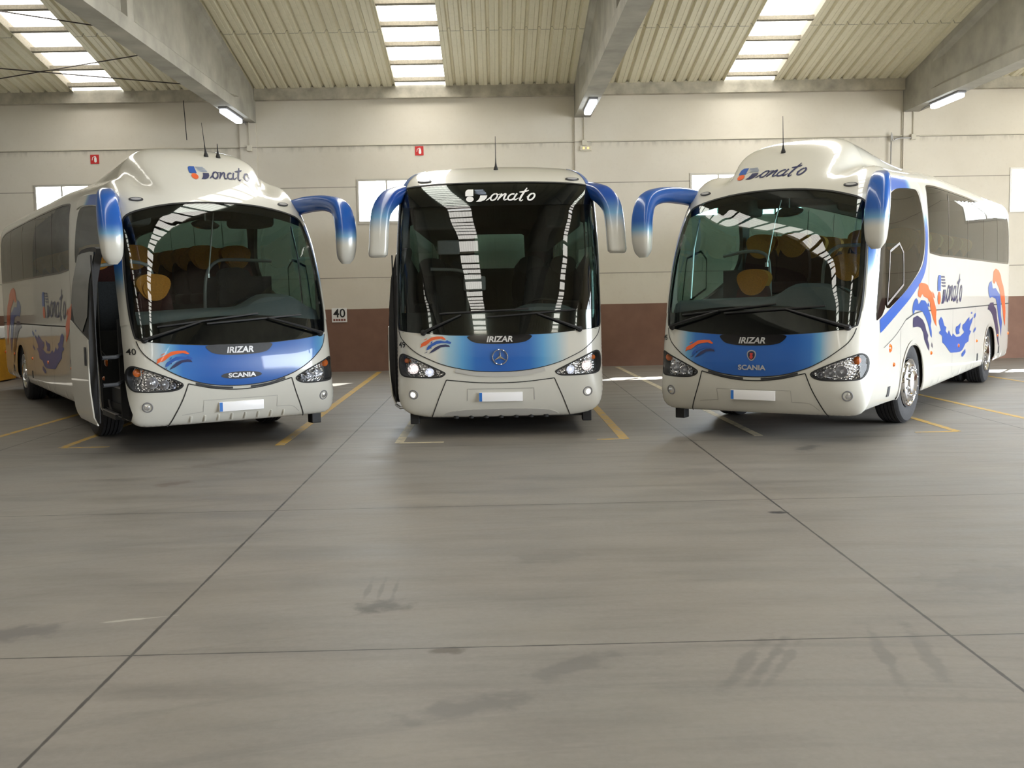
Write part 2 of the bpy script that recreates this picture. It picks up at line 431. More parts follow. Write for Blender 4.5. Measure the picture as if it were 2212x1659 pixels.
# the operator's logo: a capital built of a tab, a disc and a bowl, then brush letters; unit = height of the capital
def logo(fmap, org, h, w, parent, scheme, off=.005, flip=1):
    def pt(p): return (org[0]+flip*p[0]*w/4.9, org[1]+p[1]*h)
    def pl(name, loops, m, st=.08):
        for l in loops:
            P, T, n = lift(*tri2d([[pt(q) for q in l]], st), fmap, off); mesh_obj(name, P, T, m, parent, True, n)
    tab, disc, bowl, top, let = scheme
    pl('logo_tab', [[(0, .46), (0, .78), (.06, .92), (.18, 1), (.55, 1), (.55, .46)]], tab)
    pl('logo_disc', [[(.31+.26*math.cos(a), .22+.22*math.sin(a)) for a in np.linspace(0, 2*PI, 20, endpoint=False)]], disc)
    pl('logo_bowl', [[(.72, .02), (1.05, .02), (1.3, .12), (1.45, .3), (1.5, .5), (1.02, .5), (.98, .33), (.88, .15)]], bowl)
    pl('logo_bar', [[(.62, .97-.105*i), (1.22+.09*min(i, 2), .97-.105*i), (1.26+.08*min(i, 2.4), .91-.105*i), (.66+.10*i*(i > 0), .91-.105*i)] for i in range(4)], top)
    el = lambda cx, cy, rx, ry, a0, a1, sk=.15: [(cx+rx*math.cos(math.radians(a))+sk*ry*math.sin(math.radians(a)), cy+ry*math.sin(math.radians(a))) for a in np.linspace(a0, a1, 18)]
    S = [([(1.48, .08), (1.6, .2), (1.75, .38)], [.05, .09, .08]), (el(1.95, .36, .20, .26, 100, 455), .11), ([(2.05, .62), (2.2, .56), (2.32, .6)], .06),
         ([(2.42, .62), (2.36, .4), (2.26, .1)], [.12, .12, .08]), ([(2.27, .14), (2.45, .42), (2.62, .6), (2.70, .55), (2.66, .32), (2.68, .15), (2.78, .12), (2.95, .24)], [.07, .09, .1, .12, .12, .11, .09, .05]),
         (el(3.15, .34, .22, .24, 60, 330), .11), ([(3.46, .62), (3.38, .40), (3.36, .18), (3.46, .11), (3.66, .26)], [.12, .12, .12, .1, .05]),
         ([(4.02, 1.06), (3.92, .75), (3.80, .35), (3.78, .12), (3.86, .02), (4.0, .12)], [.07, .12, .14, .13, .1, .04]), ([(3.58, .72), (3.8, .74), (4.05, .80), (4.2, .86)], [.06, .13, .12, .05]),
         (el(4.5, .34, .20, .26, 100, 455), .12), ([(4.2, .3), (4.35, .5), (4.5, .62)], .05)]
    V, Fc, N = [], [], []
    for p, wd_ in S:
        sp_ = [tuple(q) for q in smooth_path(p, 5)]; k = len(sp_)
        ww = [float(np.interp(i/(k-1), np.linspace(0, 1, len(wd_)), wd_)) for i in range(k)] if isinstance(wd_, list) else [wd_]*k
        U = strip_poly([(a+.30*(b_-.34), b_) for a, b_ in sp_], ww); Q = np.array([pt(q) for q in U]); X, n_ = fmap(Q[:, 0], Q[:, 1]); X = X+n_*off; o = sum(map(len, V))
        V.append(X); N.append(n_); q_ = np.array([(i, i+1, 2*k-2-i, 2*k-1-i) for i in range(k-1)])
        fl = (np.cross(X[q_[:, 1]]-X[q_[:, 0]], X[q_[:, 3]]-X[q_[:, 0]])*n_[q_[:, 0]]).sum(1) < 0; q_[fl] = q_[fl][:, ::-1]; Fc += [tuple(t+o) for t in q_]
    mesh_obj('logo_lettering', np.concatenate(V), Fc, let, parent, True, np.concatenate(N))

# ================================================================== the hall
YW, XL, XR, YF = 23.5, -12.9, 17.2, -16.6
RIDGE, SLOPE, EAVE = 3.4, .2, 6.25
COLX = (-5.40, 2.03, 9.40)
BAYS = ((XL, COLX[0]), (COLX[0], COLX[1]), (COLX[1], COLX[2]), (COLX[2], XR))
SKYX = (-8.6, -1.54, 5.72, 13.2)
def roof_z(y): return EAVE+SLOPE*((YW-y) if y > RIDGE else (YW-RIDGE)-(RIDGE-y))
def struct(o): o['kind'] = 'structure'; return o

def floor_material():
    m, nt, b = nt_new('concrete_floor'); g = Nd(nt); p = g.pos(); x, y, z = g.xyz(p)
    st = g.noise(g.comb(g.m('MULTIPLY', x, .5), g.m('MULTIPLY', y, 2.2), 0), 1.3, 6, .6)
    bl = g.noise(p, .35, 3); fine = g.noise(p, 26, 4, .7)
    c = g.ramp(st, [(.32, (.170, .148, .121)), (.5, (.206, .180, .149)), (.68, (.237, .208, .175))])
    c = g.mix(g.ramp(bl, [(.35, 0), (.65, 1)]), c, g.mix(.5, c, (.19, .186, .175)))
    c = g.mix(.18, c, g.ramp(fine, [(.3, .12), (.7, .25)]), 'MIX')
    sm1 = g.noise(g.comb(g.m('ADD', g.m('MULTIPLY', x, .55), g.m('MULTIPLY', y, .12)), g.m('MULTIPLY', y, 3.2), 0), 1.1, 6, .68)
    c = g.mix(g.m('MULTIPLY', g.ramp(sm1, [(.47, 0), (.70, 1)]), .42), c, (.105, .096, .084))
    sm2 = g.noise(g.comb(g.m('MULTIPLY', x, 1.1), g.m('MULTIPLY', y, 1.4), 3.7), .9, 5, .6)
    c = g.mix(g.m('MULTIPLY', g.ramp(sm2, [(.5, 0), (.72, 1)]), .30), c, (.272, .244, .203))
    arc = g.noise(g.comb(g.m('MULTIPLY', g.vm('LENGTH', g.vm('SUBTRACT', p, (1.0, -2.0, 0)), (0, 0, 0)), 9.), g.m('MULTIPLY', x, .25), 0), 1., 3)
    c = g.mix(g.m('MULTIPLY', g.ramp(arc, [(.55, 0), (.75, 1)]), .30), c, (.10, .095, .086))
    wob = g.noise(p, 7, 4)
    for (cx, cy, rx, ry, a, k, col) in STAINS:
        d = g.vm('SUBTRACT', p, (cx, cy, 0)); dx, dy, _ = g.xyz(d); ca, sa = math.cos(a), math.sin(a)
        u = g.m('DIVIDE', g.m('ADD', g.m('MULTIPLY', dx, ca), g.m('MULTIPLY', dy, sa)), rx)
        v = g.m('DIVIDE', g.m('SUBTRACT', g.m('MULTIPLY', dy, ca), g.m('MULTIPLY', dx, sa)), ry)
        r = g.m('ADD', g.vm('LENGTH', g.comb(u, v, 0), (0, 0, 0)), g.m('MULTIPLY', g.m('SUBTRACT', wob, .5), 2.2))
        c = g.mix(g.m('MULTIPLY', g.m('SUBTRACT', 1., g.step(r, .4, 1.1)), k), c, col)
    jn = g.m('MULTIPLY', g.m('SUBTRACT', wob, .5), .012)
    def joint(v, o, per, w):
        q = g.m('ABSOLUTE', g.m('SUBTRACT', g.m('MODULO', g.m('ADD', v, per*50.5-o), per), per/2)); return g.m('SUBTRACT', 1., g.step(g.m('ADD', q, jn), w*.4, w))
    jm = g.m('MAXIMUM', joint(x, -1.8, 4.0, .012), joint(y, 4.92, 3.36, .009))
    c = g.mix(g.m('MULTIPLY', jm, .92), c, (.03, .027, .024))
    nt.links.new(c, b.inputs['Base Color'])
    nt.links.new(g.ramp(st, [(.3, .42), (.7, .58)]), b.inputs['Roughness']); sp(b, Specular_IOR_Level=.35)
    return m
STAINS = [(-.66, 5.62, .17, .12, 0, .85, (.075, .07, .06)), (-.28, 4.88, .10, .05, 0, .9, (.08, .065, .05)), (2.15, 7.78, .09, .05, 0, .95, (.03, .028, .028)),
          (-2.55, 5.3, .28, .16, .3, .6, (.085, .078, .075)), (-3.05, 9.6, .20, .16, .2, .6, (.10, .07, .06)), (-2.9, 10.7, .55, .14, .6, .45, (.11, .09, .08)),
          (-1.95, 5.5, .20, .02, .25, .7, (.42, .40, .34)), (-.15, 4.18, .34, .11, .35, .6, (.10, .095, .086)), (.32, 4.62, .30, .10, .6, .5, (.10, .095, .088)),
          (1.12, 4.62, .05, .40, -.5, .5, (.10, .095, .086)), (1.22, 4.62, .035, .40, -.5, .5, (.10, .095, .086)), (1.30, 4.62, .03, .36, -.5, .4, (.10, .095, .086)),
          (1.78, 4.65, .04, .5, -.15, .45, (.10, .095, .086)), (1.98, 4.65, .05, .5, -.15, .45, (.10, .095, .086)), (.3, 6.6, .3, .16, .1, .4, (.115, .105, .095)),
          (2.9, 5.9, .5, .35, .4, .3, (.10, .095, .088)), (3.3, 10.9, .12, .3, -.5, .55, (.055, .055, .055)), (1.9, 9.6, .5, .2, .2, .35, (.12, .11, .10)),
          (-.78, 5.95, .02, .25, 0, .5, (.10, .093, .085)), (-.70, 5.95, .02, .25, 0, .5, (.10, .093, .085)), (-.62, 5.95, .02, .25, 0, .5, (.10, .093, .085))]
v = [(XL-.3, YF-.3, 0), (XR+.3, YF-.3, 0), (XR+.3, YW+.3, 0), (XL-.3, YW+.3, 0)]
struct(mesh_obj('floor', v+[(a, b_, -.25) for a, b_, _ in v], [(0, 1, 2, 3), (7, 6, 5, 4), (0, 4, 5, 1), (1, 5, 6, 2), (2, 6, 7, 3), (3, 7, 4, 0)], floor_material()))
# ground outside, so the opened hall stands on something
gv = [(-90, -90, -.26), (90, -90, -.26), (90, 90, -.26), (-90, 90, -.26)]
struct(mesh_obj('ground', gv+[(a, b_, -.6) for a, b_, _ in gv], [(0, 1, 2, 3), (7, 6, 5, 4), (0, 4, 5, 1), (1, 5, 6, 2), (2, 6, 7, 3), (3, 7, 4, 0)], mat('pale_yard', (.42, .41, .38), .8, noise=.1, nscale=1)))

def wall_material(name, band=True):
    m, nt, b = nt_new(name); g = Nd(nt); p = g.pos(); x, y, z = g.xyz(p)
    n = g.noise(p, .8, 4); f = g.noise(p, 14, 4)
    c = g.mix(g.ramp(n, [(.3, 0), (.7, 1)]), (.655, .605, .515), (.71, .665, .58))
    c = g.mix(g.m('MULTIPLY', g.ramp(f, [(.55, 0), (.8, 1)]), .25), c, (.56, .51, .42))
    # grime hanging under the panel joints
    for jz, k in ((5.03, .45), (4.13, .12), (2.11, .12)):
        d = g.m('SUBTRACT', jz, z); up = g.step(d, 0, .01); dn = g.m('SUBTRACT', 1., g.step(d, .01, .16))
        c = g.mix(g.m('MULTIPLY', g.m('MULTIPLY', up, dn), g.m('MULTIPLY', g.ramp(g.noise(g.comb(g.m('MULTIPLY', x, 5.), 0, g.m('MULTIPLY', z, 1.5)), 1.5, 4), [(.45, 0), (.7, 1)]), k)), c, (.25, .23, .19))
        q = g.m('SUBTRACT', 1., g.step(g.m('ABSOLUTE', d), .005, .013))
        c = g.mix(g.m('MULTIPLY', q, .7), c, (.16, .14, .11))
    if band:
        br = g.mix(g.ramp(g.noise(p, 3, 4), [(.3, 0), (.7, 1)]), (.205, .115, .085), (.24, .138, .10))
        e = g.m('ADD', z, g.m('MULTIPLY', g.m('SUBTRACT', f, .5), .006))
        c = g.mix(g.m('SUBTRACT', 1., g.step(e, 1.408, 1.414)), c, br)
    nt.links.new(c, b.inputs['Base Color']); sp(b, Roughness=.75, Specular_IOR_Level=.25); return m
M_WALL = wall_material('cream_wall_paint')
WIN = ((-10.2, -7.75), (-3.04, -.38), (4.43, 7.0), (11.67, 14.4)); WZ = (3.32, 4.30)
w = MB(); xs = [XL-.3]
for a, b_ in WIN: xs += [a, b_]
xs.append(XR+.3)
for i in range(len(xs)-1):
    if i % 2 == 0: w.box(xs[i], xs[i+1], YW, YW+.2, 0, 7)
    else: w.box(xs[i], xs[i+1], YW, YW+.2, 0, WZ[0]); w.box(xs[i], xs[i+1], YW, YW+.2, WZ[1], 7)
struct(w.build('wall_back', M_WALL))
w = MB(); w.box(XL-.2, XL, YF, YW, 0, 11); struct(w.build('wall_left', mat('darkened_left_wall', (.36, .34, .30), .85, noise=.15, nscale=2)))  # unseen wall, its colour darkened to dim the left side of the hall
w = MB(); w.box(XR, XR+.2, 16, YW, 0, 11); w.box(XR, XR+.2, YF, -3, 0, 11); w.box(XR, XR+.2, -3, 16, 5.4, 11); struct(w.build('wall_right', M_WALL))
w = MB(); w.box(XL-.2, XR+.2, YF-.2, YF, 0, 11); struct(w.build('wall_front', M_WALL))
M_FRAME = mat('aluminium_window_frame', (.55, .52, .46), .45, .3)
for i, (a, b_) in enumerate(WIN):
    f = MB(); t = .045; y0, y1 = YW-.02, YW+.07
    f.box(a, b_, y0, y1, WZ[0]-.015, WZ[0]+t); f.box(a, b_, y0, y1, WZ[1]-t, WZ[1]); f.box(a, a+t, y0+.004, y1-.004, WZ[0]+t, WZ[1]-t); f.box(b_-t, b_, y0+.004, y1-.004, WZ[0]+t, WZ[1]-t)
    n = 4
    for k in range(1, n): xm = a+(b_-a)*k/n; f.box(xm-.018, xm+.018, y0+.01, y1, WZ[0], WZ[1])
    o = struct(f.build('window_%d' % (i+1), M_FRAME))
    g = MB(); g.box(a+.02, b_-.02, YW+.03, YW+.036, WZ[0]+.02, WZ[1]-.02); g.build('pane', M_PANE, o)
def portal(name, loc, rot, sx, sy):
    l = bpy.data.lights.new(name, 'AREA'); l.shape = 'RECTANGLE'; l.size = sx; l.size_y = sy; l.cycles.is_portal = True
    o = bpy.data.objects.new(name, l); o.location = loc; o.rotation_euler = rot; link(o)
for i, (a, b_) in enumerate(WIN): portal('window_daylight', ((a+b_)/2, YW+.12, sum(WZ)/2), (-PI/2, 0, 0), b_-a, WZ[1]-WZ[0])
portal('doorway_daylight', (XR+.1, 6.5, 2.7), (0, PI/2, 0), 5.4, 19)

# roof sheets: trapezoidal ribs run down the slope
def roof_material():
    m, nt, b = nt_new('roof_sheet'); g = Nd(nt); p = g.pos(); x, y, z = g.xyz(p)
    n = g.noise(g.comb(x, g.m('MULTIPLY', y, .3), 0), 1.1, 5); f = g.noise(p, 12, 3)
    c = g.mix(g.ramp(n, [(.3, 0), (.72, 1)]), (.66, .615, .465), (.76, .715, .56))
    c = g.mix(g.m('MULTIPLY', g.ramp(f, [(.5, 0), (.8, 1)]), .3), c, (.50, .465, .345))
    q = g.m('ABSOLUTE', g.m('SUBTRACT', g.m('MODULO', g.m('ADD', y, 40.0-18.7+2.1), 4.2), 2.1))
    c = g.mix(g.m('MULTIPLY', g.m('SUBTRACT', 1., g.step(q, .008, .022)), .6), c, (.13, .12, .09))
    nt.links.new(c, b.inputs['Base Color']); sp(b, Roughness=.55); return m
M_ROOF = roof_material()
V, Fc = [], []
def roof_strip(x0, x1):
    prof = []; per = .262; k = max(1, round((x1-x0)/per)); per = (x1-x0)/k
    for i in range(k):
        a = x0+i*per; prof += [(a, 0), (a+per*.30, 0), (a+per*.33, .008), (a+per*.36, 0), (a+per*.62, 0), (a+per*.72, .055), (a+per*.84, .055), (a+per*.94, 0)]
    prof.append((x1, 0))
    for ya, yb in ((YW-.02, RIDGE), (RIDGE, YF)):
        o = len(V); za, zb = roof_z(ya) if ya != RIDGE else roof_z(RIDGE), roof_z(yb)
        for x, h in prof: V.append((x, ya, za+h)); V.append((x, yb, zb+h))
        Fc.extend([(o+2*i, o+2*i+1, o+2*i+3, o+2*i+2) for i in range(len(prof)-1)])
for (a, b_), c in zip(BAYS, SKYX): roof_strip(a, c-.55); roof_strip(c+.55, b_)
struct(mesh_obj('ceiling', V, Fc, M_ROOF))
def sky_material(name, k):
    m, nt, b = nt_new(name); nt.nodes.remove(b); g = Nd(nt); x, y, z = g.xyz(g.obj())
    q = g.m('SINE', g.m('MULTIPLY', x, 2*PI/.137)); q2 = g.m('SINE', g.m('MULTIPLY', x, 2*PI/.0457))
    s = g.m('ADD', g.m('ADD', .86, g.m('MULTIPLY', q, .10)), g.m('MULTIPLY', q2, .07))
    e = nt.nodes.new('ShaderNodeEmission'); e.inputs[0].default_value = (1, .965, .88, 1); nt.links.new(g.m('MULTIPLY', s, SKYLIGHT*k), e.inputs[1]); g.out(e.outputs[0]); return m
M_SKYL = sky_material('daylit_translucent_sheet', 1.); M_SKYD = sky_material('dimmed_daylit_sheet', .6); M_PURLIN = mat('purlin_concrete', (.20, .18, .14), .85, noise=.2)  # second sheet has its emission lowered to dim the left bay
BAYN = ('left', 'middle', 'right', 'far right')
def dup(o, parent=None, loc=None):
    c = o.copy(); COL.objects.link(c); c.parent = parent
    if loc is not None: c.location = loc
    return c
for i, c in enumerate(SKYX):
    for back in (1, 0):
        ya, yb = (YW-.2, RIDGE+.05) if back else (RIDGE-.05, YF+.2)
        h = .16; n = 16; V2, F2 = [], []
        for j in range(n+1):
            x = -.56+1.12*j/n; zz = h+.02*math.cos(j*PI)
            V2 += [(x, ya, roof_z(ya)+zz), (x, yb, roof_z(yb)+zz)]
        F2 = [(2*j, 2*j+1, 2*j+3, 2*j+2) for j in range(n)]
        s = mesh_obj('skylight', V2, F2, M_SKYD if i == 0 else M_SKYL); s.location = (c, 0, 0)
        if back: tag(s, 'bright translucent roof strip in the %s roof bay, over the back wall' % BAYN[i], 'skylight', 'roof skylights', 'thing')
        else: struct(s); s.name = 'window_%d' % (11+i)
        cb = MB()
        for sx in (-1, 1): cb.add([(sx*.56, ya, roof_z(ya)), (sx*.56, yb, roof_z(yb)), (sx*.56, yb, roof_z(yb)+.2), (sx*.56, ya, roof_z(ya)+.2)], [(0, 1, 2, 3)])
        cb.build('curb', M_PURLIN, s)
        first = None; y = ya-.16
        while y > yb:
            if first is None:
                p = MB(); p.box(-.57, .57, -.075, .075, .01, .09); first = p.build('crossbar', M_PURLIN, s); q = first
            else: q = dup(first, s)
            q.location = (0, y, roof_z(y)+.015); y -= .87

M_CONC = mat('grey_beam_concrete', (.36, .345, .30), .85, noise=.22, nscale=1.6, bump=.15)
M_CONC2 = mat('gutter_concrete', (.44, .41, .34), .9, noise=.3, nscale=3, bump=.3)
def delta_beam(x):
    """tapered I-beam: level underside, top follows the roof"""
    zb = 5.57; ys = [YW-.02, 22.0, 21.6, RIDGE, -14.8, -15.2, YF+.02]
    def sec(y, full):
        zt = roof_z(y)-.005; a = .18; w_ = .18 if full else .085; z1, z2, z3 = zb+.22, zb+.30, zt-.18
        z2 = min(z2, zt-.06); z3 = max(min(zt-.22, zt-.05), z2+.01)
        return [(-a, zb), (-a, z1), (-w_, z2), (-w_, z3), (-a, min(z3+.08, zt)), (-a, zt), (a, zt), (a, min(z3+.08, zt)), (w_, z3), (w_, z2), (a, z1), (a, zb)]
    V, Fc = [], []; ks = [1, 1, 0, 0, 0, 1, 1]; n = 12
    for y, f in zip(ys, ks): V += [(x+p, y, z) for p, z in sec(y, f)]
    for i in range(len(ys)-1): Fc += [(i*n+j, i*n+(j+1) % n, (i+1)*n+(j+1) % n, (i+1)*n+j) for j in range(n)]
    Fc += [tuple(range(n)), tuple(range((len(ys)-1)*n, len(ys)*n))[::-1]]
    b = MB(); b.add(V, Fc)
    for y in (15.6, 9.4, -2.6, -8.8): b.box(x-.175, x+.175, y-.13, y+.13, zb+.2, roof_z(y)-.1)
    return b.build('roof_beam', M_CONC)
WHICH = ('over the coach with the open door at left', 'over the gap right of the middle coach', 'over the rear of the coach at right')
WH2 = ('behind the coach with the raised door mirror at left', 'just right of the middle coach roof', 'behind the rear of the right coach')
M_TUBE = emis('lit_fluorescent_diffuser', (.86, .92, 1.0), 9.0)
for i, x in enumerate(COLX):
    tag(delta_beam(x), 'tapered grey concrete roof beam running '+WHICH[i], 'beam', 'concrete roof beams', 'thing')
    c = MB(); c.box(x-.18, x+.18, YW-.06, YW-.001, 0, 5.565); c.box(x-.205, x-.185, YW-.03, YW-.001, 0, 5.565)
    tag(c.build('wall_column', M_WALL), 'cream painted wall column with brown base '+('behind the left coach', 'behind the gap between the middle and right coaches', 'behind the rear half of the right coach')[i], 'column', 'wall columns', 'thing')
    t = thing('fluorescent_light', 'lit white light under the roof beam '+WHICH[i], 'light', (x+(-.02, .02, .03)[i], (22.1, 21.75, 21.7)[i], 5.57), 0, 'fluorescent beam lights')
    b = MB(); b.box(-.09, .09, -.70, .70, -.045, 0, .015); b.build('housing', M_GREY, t)
    b = MB(); b.box(-.075, .075, -.67, .67, -.13, -.04, .03); b.build('diffuser', M_TUBE, t, True)
    b = MB(); b.tube([(0, .70, -.02), (0, 1.1, -.02), (0, 1.27, -.04), (0, 1.3, -.05)], .009, 6); b.build('cable', M_GREY, t, True)
    t = thing('junction_box', 'small pale junction box on the wall column '+('left', 'middle', 'right')[i]+' of three', 'box', (x+.03, YW-.062, 5.0), 0, 'wall junction boxes')
    b = MB(); b.box(-.055, .055, -.06, 0, -.05, .07, .008); b.build('case', mat('pale_plastic', (.62, .58, .48), .5), t)
    b = MB(); b.tube([(0, -.02, .07), (0, -.02, .57)], .012, 8); b.build('riser_pipe', mat('pale_plastic', (.62, .58, .48), .5), t, True)
b = MB(); b.tube([(XL, YW-.015, 5.045), (XR, YW-.015, 5.045)], .013, 8)
tag(b.build('cable_conduit', mat('pale_plastic', (.62, .58, .48), .5), None, True), 'thin pale cable conduit running the length of the back wall', 'conduit')
b = MB(); b.tube(smooth_path([(9.38, YW-.09, 4.99), (9.12, YW-.09, 4.985), (8.98, YW-.09, 4.93), (8.93, YW-.09, 4.8), (8.93, YW-.09, 1.2)], 5), .018, 8)
tag(b.build('bent_pipe', M_STEEL, None, True), 'bent grey pipe turning down beside the right wall column', 'pipe')
for i, (a, b_) in enumerate(BAYS):
    g = MB(); xs = np.arange(a+.19, b_-.18, .5)
    g.box(a+.19, b_-.19, YW-.16, YW, 6.04, 6.31)
    o = struct(g.build('trim_%d' % (i+1), M_CONC2))
def wire(name, pts, label, r=.012):
    b = MB(); b.tube(pts, r, 6); tag(b.build(name, mat('dark_steel_wire', (.06, .05, .045), .6, .5), None, True), label, 'cable', 'roof bracing cables', 'thing')
def rp(x, y, d=.04): return (x, y, roof_z(y)-d)
wire('bracing_cable', [rp(XL+.1, 17.9), rp(-5.57, 20.95)], 'thin dark bracing cable nearest the camera under the left roof bay')
wire('bracing_cable', [rp(XL+.1, 21.25), rp(-5.585, 23.2)], 'thin dark bracing cable lowest under the left roof bay, ending at the beam')
wire('bracing_cable', [rp(XL+.1, 23.25), rp(-5.57, 21.0)], 'thin dark bracing cable rising to the beam across the skylight in the left bay')
b = MB(); b.tube([(-6.75, 23.3, 6.05), (-6.74, 23.32, 5.75), (-6.72, 23.33, 5.2)], .009, 6)
tag(b.build('loose_wire', M_BLACK, None, True), 'loose dark wire hanging down the wall above the left coach', 'wire')

# signs and fittings on the back wall
def red_sign(x, z, label):
    t = thing('fire_extinguisher_sign', label, 'sign', (x, YW-.012, z), 0, 'fire extinguisher signs')
    b = MB(); b.box(-.095, .095, 0, .01, -.1, .1); b.build('board', mat('sign_red', (.55, .03, .03), .4), t)
    b = MB(); f = lambda u, v, d: (u, -.002+d, v)
    b.prism(chaikin([(-.012, -.07), (.045, -.07), (.045, .02), (.03, .045), (.004, .045), (-.012, .02)], 1), f, .003)
    b.prism([(.006, .045), (.028, .045), (.028, .065), (.006, .065)], f, .003); b.prism([(.006, .055), (-.045, .03), (-.05, .04), (.006, .072)], f, .003)
    b.prism([(-.05, .04), (-.062, -.02), (-.05, -.022), (-.038, .036)], f, .003); b.build('pictogram', M_DWHITE, t)
red_sign(-1.62, 4.90, 'red extinguisher sign with white symbol above and left of the middle coach')
red_sign(-8.82, 4.84, 'red extinguisher sign with white symbol above the rear of the left coach')
t = thing('emergency_light', 'small emergency light with two amber spots on the middle wall column', 'light', (2.09, YW-.062, 4.88))
b = MB(); b.box(-.13, .13, -.05, 0, -.055, .05, .01); b.build('case', mat('pale_plastic', (.62, .58, .48), .5), t)
for sx in (-.045, .05):
    b = MB(); b.lathe([(.0, .012), (.02, .01), (.022, -.001)], (sx, -.05, .005), (0, -1, 0), 12); b.build('lamp', emis('amber_indicator', (1, .55, .15), 3), t, True)
t = thing('bay_number_sign', 'white wall sign with black 40 beside the left coach', 'sign', (-3.52, YW-.015, 1.28))
b = MB(); b.box(-.17, .17, 0, .012, -.16, .16); b.build('board', M_DWHITE, t)
flat = lambda oy: (lambda u, v: (np.stack([u, np.full(u.shape, oy), v], 1), np.tile([0., -1, 0], (len(u), 1))))
text_on('number', '40', flat(-.003), (-.135, -.055), .27, M_BLACK, t, .012)
b = MB()
for k in range(5): b.box(-.14+.058*k, -.14+.058*k+.045, -.004, 0, -.13, -.085)
b.build('brown_marks', mat('sign_brown', (.2, .06, .04), .6), t)
t = thing('storage_bin', 'yellow storage bin with white lid at far left by the wall', 'bin', (-11.75, 22.75, 0))
b = MB(); b.box(-1.05, 1.05, -.45, .45, .02, .93, .03); b.build('body', mat('yellow_bin_paint', (.55, .27, .02), .5, noise=.15, nscale=5), t, True)
b = MB(); b.box(-1.07, 1.07, -.47, .47, .93, 1.2, .03); b.build('lid', M_DWHITE, t, True)

# painted bay lines
def line_material(name, col, wear):
    m, nt, b = nt_new(name); g = Nd(nt); p = g.pos(); n = g.noise(p, 9, 5, .65)
    nt.links.new(g.mix(g.ramp(n, [(wear-.08, 0), (wear+.08, 1)]), (.28, .265, .235), col), b.inputs['Base Color']); sp(b, Roughness=.6); return m
ML = [line_material('worn_yellow_line', (.50, .31, .06), .42), line_material('pale_worn_line', (.52, .45, .30), .44)]
def bay_line(x0, y0, x1, y1, stub, wd_, k, label):
    b = MB(); d = Vector((x1-x0, y1-y0)).normalized(); n = Vector((-d.y, d.x))*wd_/2
    b.add([(x0+n.x, y0+n.y, .002), (x0-n.x, y0-n.y, .002), (x1-n.x, y1-n.y, .002), (x1+n.x, y1+n.y, .002)], [(0, 1, 2, 3)])
    if stub: b.add([(x0, y0-.03, .0025), (x0+stub, y0-.03, .0025), (x0+stub, y0+.03, .0025), (x0, y0+.03, .0025)], [(0, 1, 2, 3)])
    V = list(b.v); n_ = len(V); b.add([(p[0], p[1], 0) for p in V], []); b.f += [tuple(i+n_ for i in q)[::-1] for q in list(b.f)]
    for q in list(b.f)[:len(b.f)//2]: b.f += [(q[i], q[(i+1) % 4], q[(i+1) % 4]+n_, q[i]+n_) for i in range(4)]
    tag(b.build('bay_line', ML[k]), label, 'floor line', 'painted parking lines', 'thing')
bay_line(-1.15, 11.95, -1.12, YW-.3, .52, .10, 1, 'pale worn floor line passing under the left side of the middle coach')
bay_line(1.47, 11.9, 1.42, YW-.3, -.32, .11, 0, 'yellow floor line along the right side of the middle coach')
bay_line(-2.54, 11.97, -2.62, YW-.3, 0, .11, 0, 'yellow floor line between the left and middle coaches')
bay_line(-5.13, 12.15, -5.13, YW-.3, .55, .09, 0, 'yellow floor line with a corner, starting under the left coach door')
bay_line(-6.42, 12.0, -6.25, YW-.3, 0, .09, 0, 'orange yellow floor line left of the left coach front wheel')
bay_line(3.04, 11.92, 2.72, YW-.3, 0, .10, 1, 'pale worn floor line passing under the front of the right coach')
bay_line(5.37, 11.92, 5.37, YW-.3, -.5, .09, 0, 'yellow floor line with a corner beside the right coach front wheel')
bay_line(6.72, 12.0, 6.40, YW-.3, 0, .09, 0, 'pale orange floor line running past the right coach rear wheel')
bay_line(9.25, 15.0, 8.95, YW-.3, 0, .09, 0, 'pale orange floor line nearest the right edge, behind the right coach')

# ================================================================== coaches
PB_PROF = [(0.2, .16), (.35, .08), (.55, .02), (.8, 0), (1.05, .02), (1.25, .06), (1.6, .14), (2.0, .27), (2.4, .44), (2.7, .61), (2.95, .80), (3.08, .97), (3.2, 1.12), (3.4, 1.32), (3.5, 1.46), (3.56, 1.62), (3.62, 1.9)]
PB_TPROF = [(z+(.06*min(1, max(0, (z-2.95)/.2))), y) for z, y in PB_PROF]
PB_FRONT = [(0, .30), (1.10, .30), (1.19, .36), (1.235, .55), (1.245, .8), (1.24, 1.9), (1.225, 2.35), (1.19, 2.65), (1.16, 2.85), (1.12, 2.99), (1.06, 3.085), (.98, 3.125), (.92, 3.12), (.87, 3.10), (.83, 3.09), (.79, 3.12), (.755, 3.20), (.71, 3.31), (.64, 3.41), (.53, 3.49), (.38, 3.55), (.2, 3.575), (0, 3.58)]
PB_TALL = PB_FRONT[:9]+[(1.06, 3.11), (1.0, 3.15), (.95, 3.15), (.92, 3.15), (.885, 3.20), (.85, 3.28), (.80, 3.37), (.72, 3.47), (.59, 3.56), (.42, 3.62), (.2, 3.65), (0, 3.655)]
PB_REAR = [(0, .30), (1.20, .30), (1.24, .36), (1.245, .55), (1.245, .8), (1.245, 2.0), (1.235, 2.6), (1.22, 2.95), (1.19, 3.07), (1.12, 3.17), (1.0, 3.25), (.8, 3.31), (.4, 3.36), (0, 3.38)]
CE_PROF = [(0.2, .14), (.35, .06), (.55, .02), (.8, 0), (1.05, .01), (1.25, .03), (1.6, .07), (2.0, .13), (2.5, .22), (2.85, .32), (3.0, .42), (3.1, .56), (3.2, .78), (3.28, 1.0), (3.36, 1.3)]
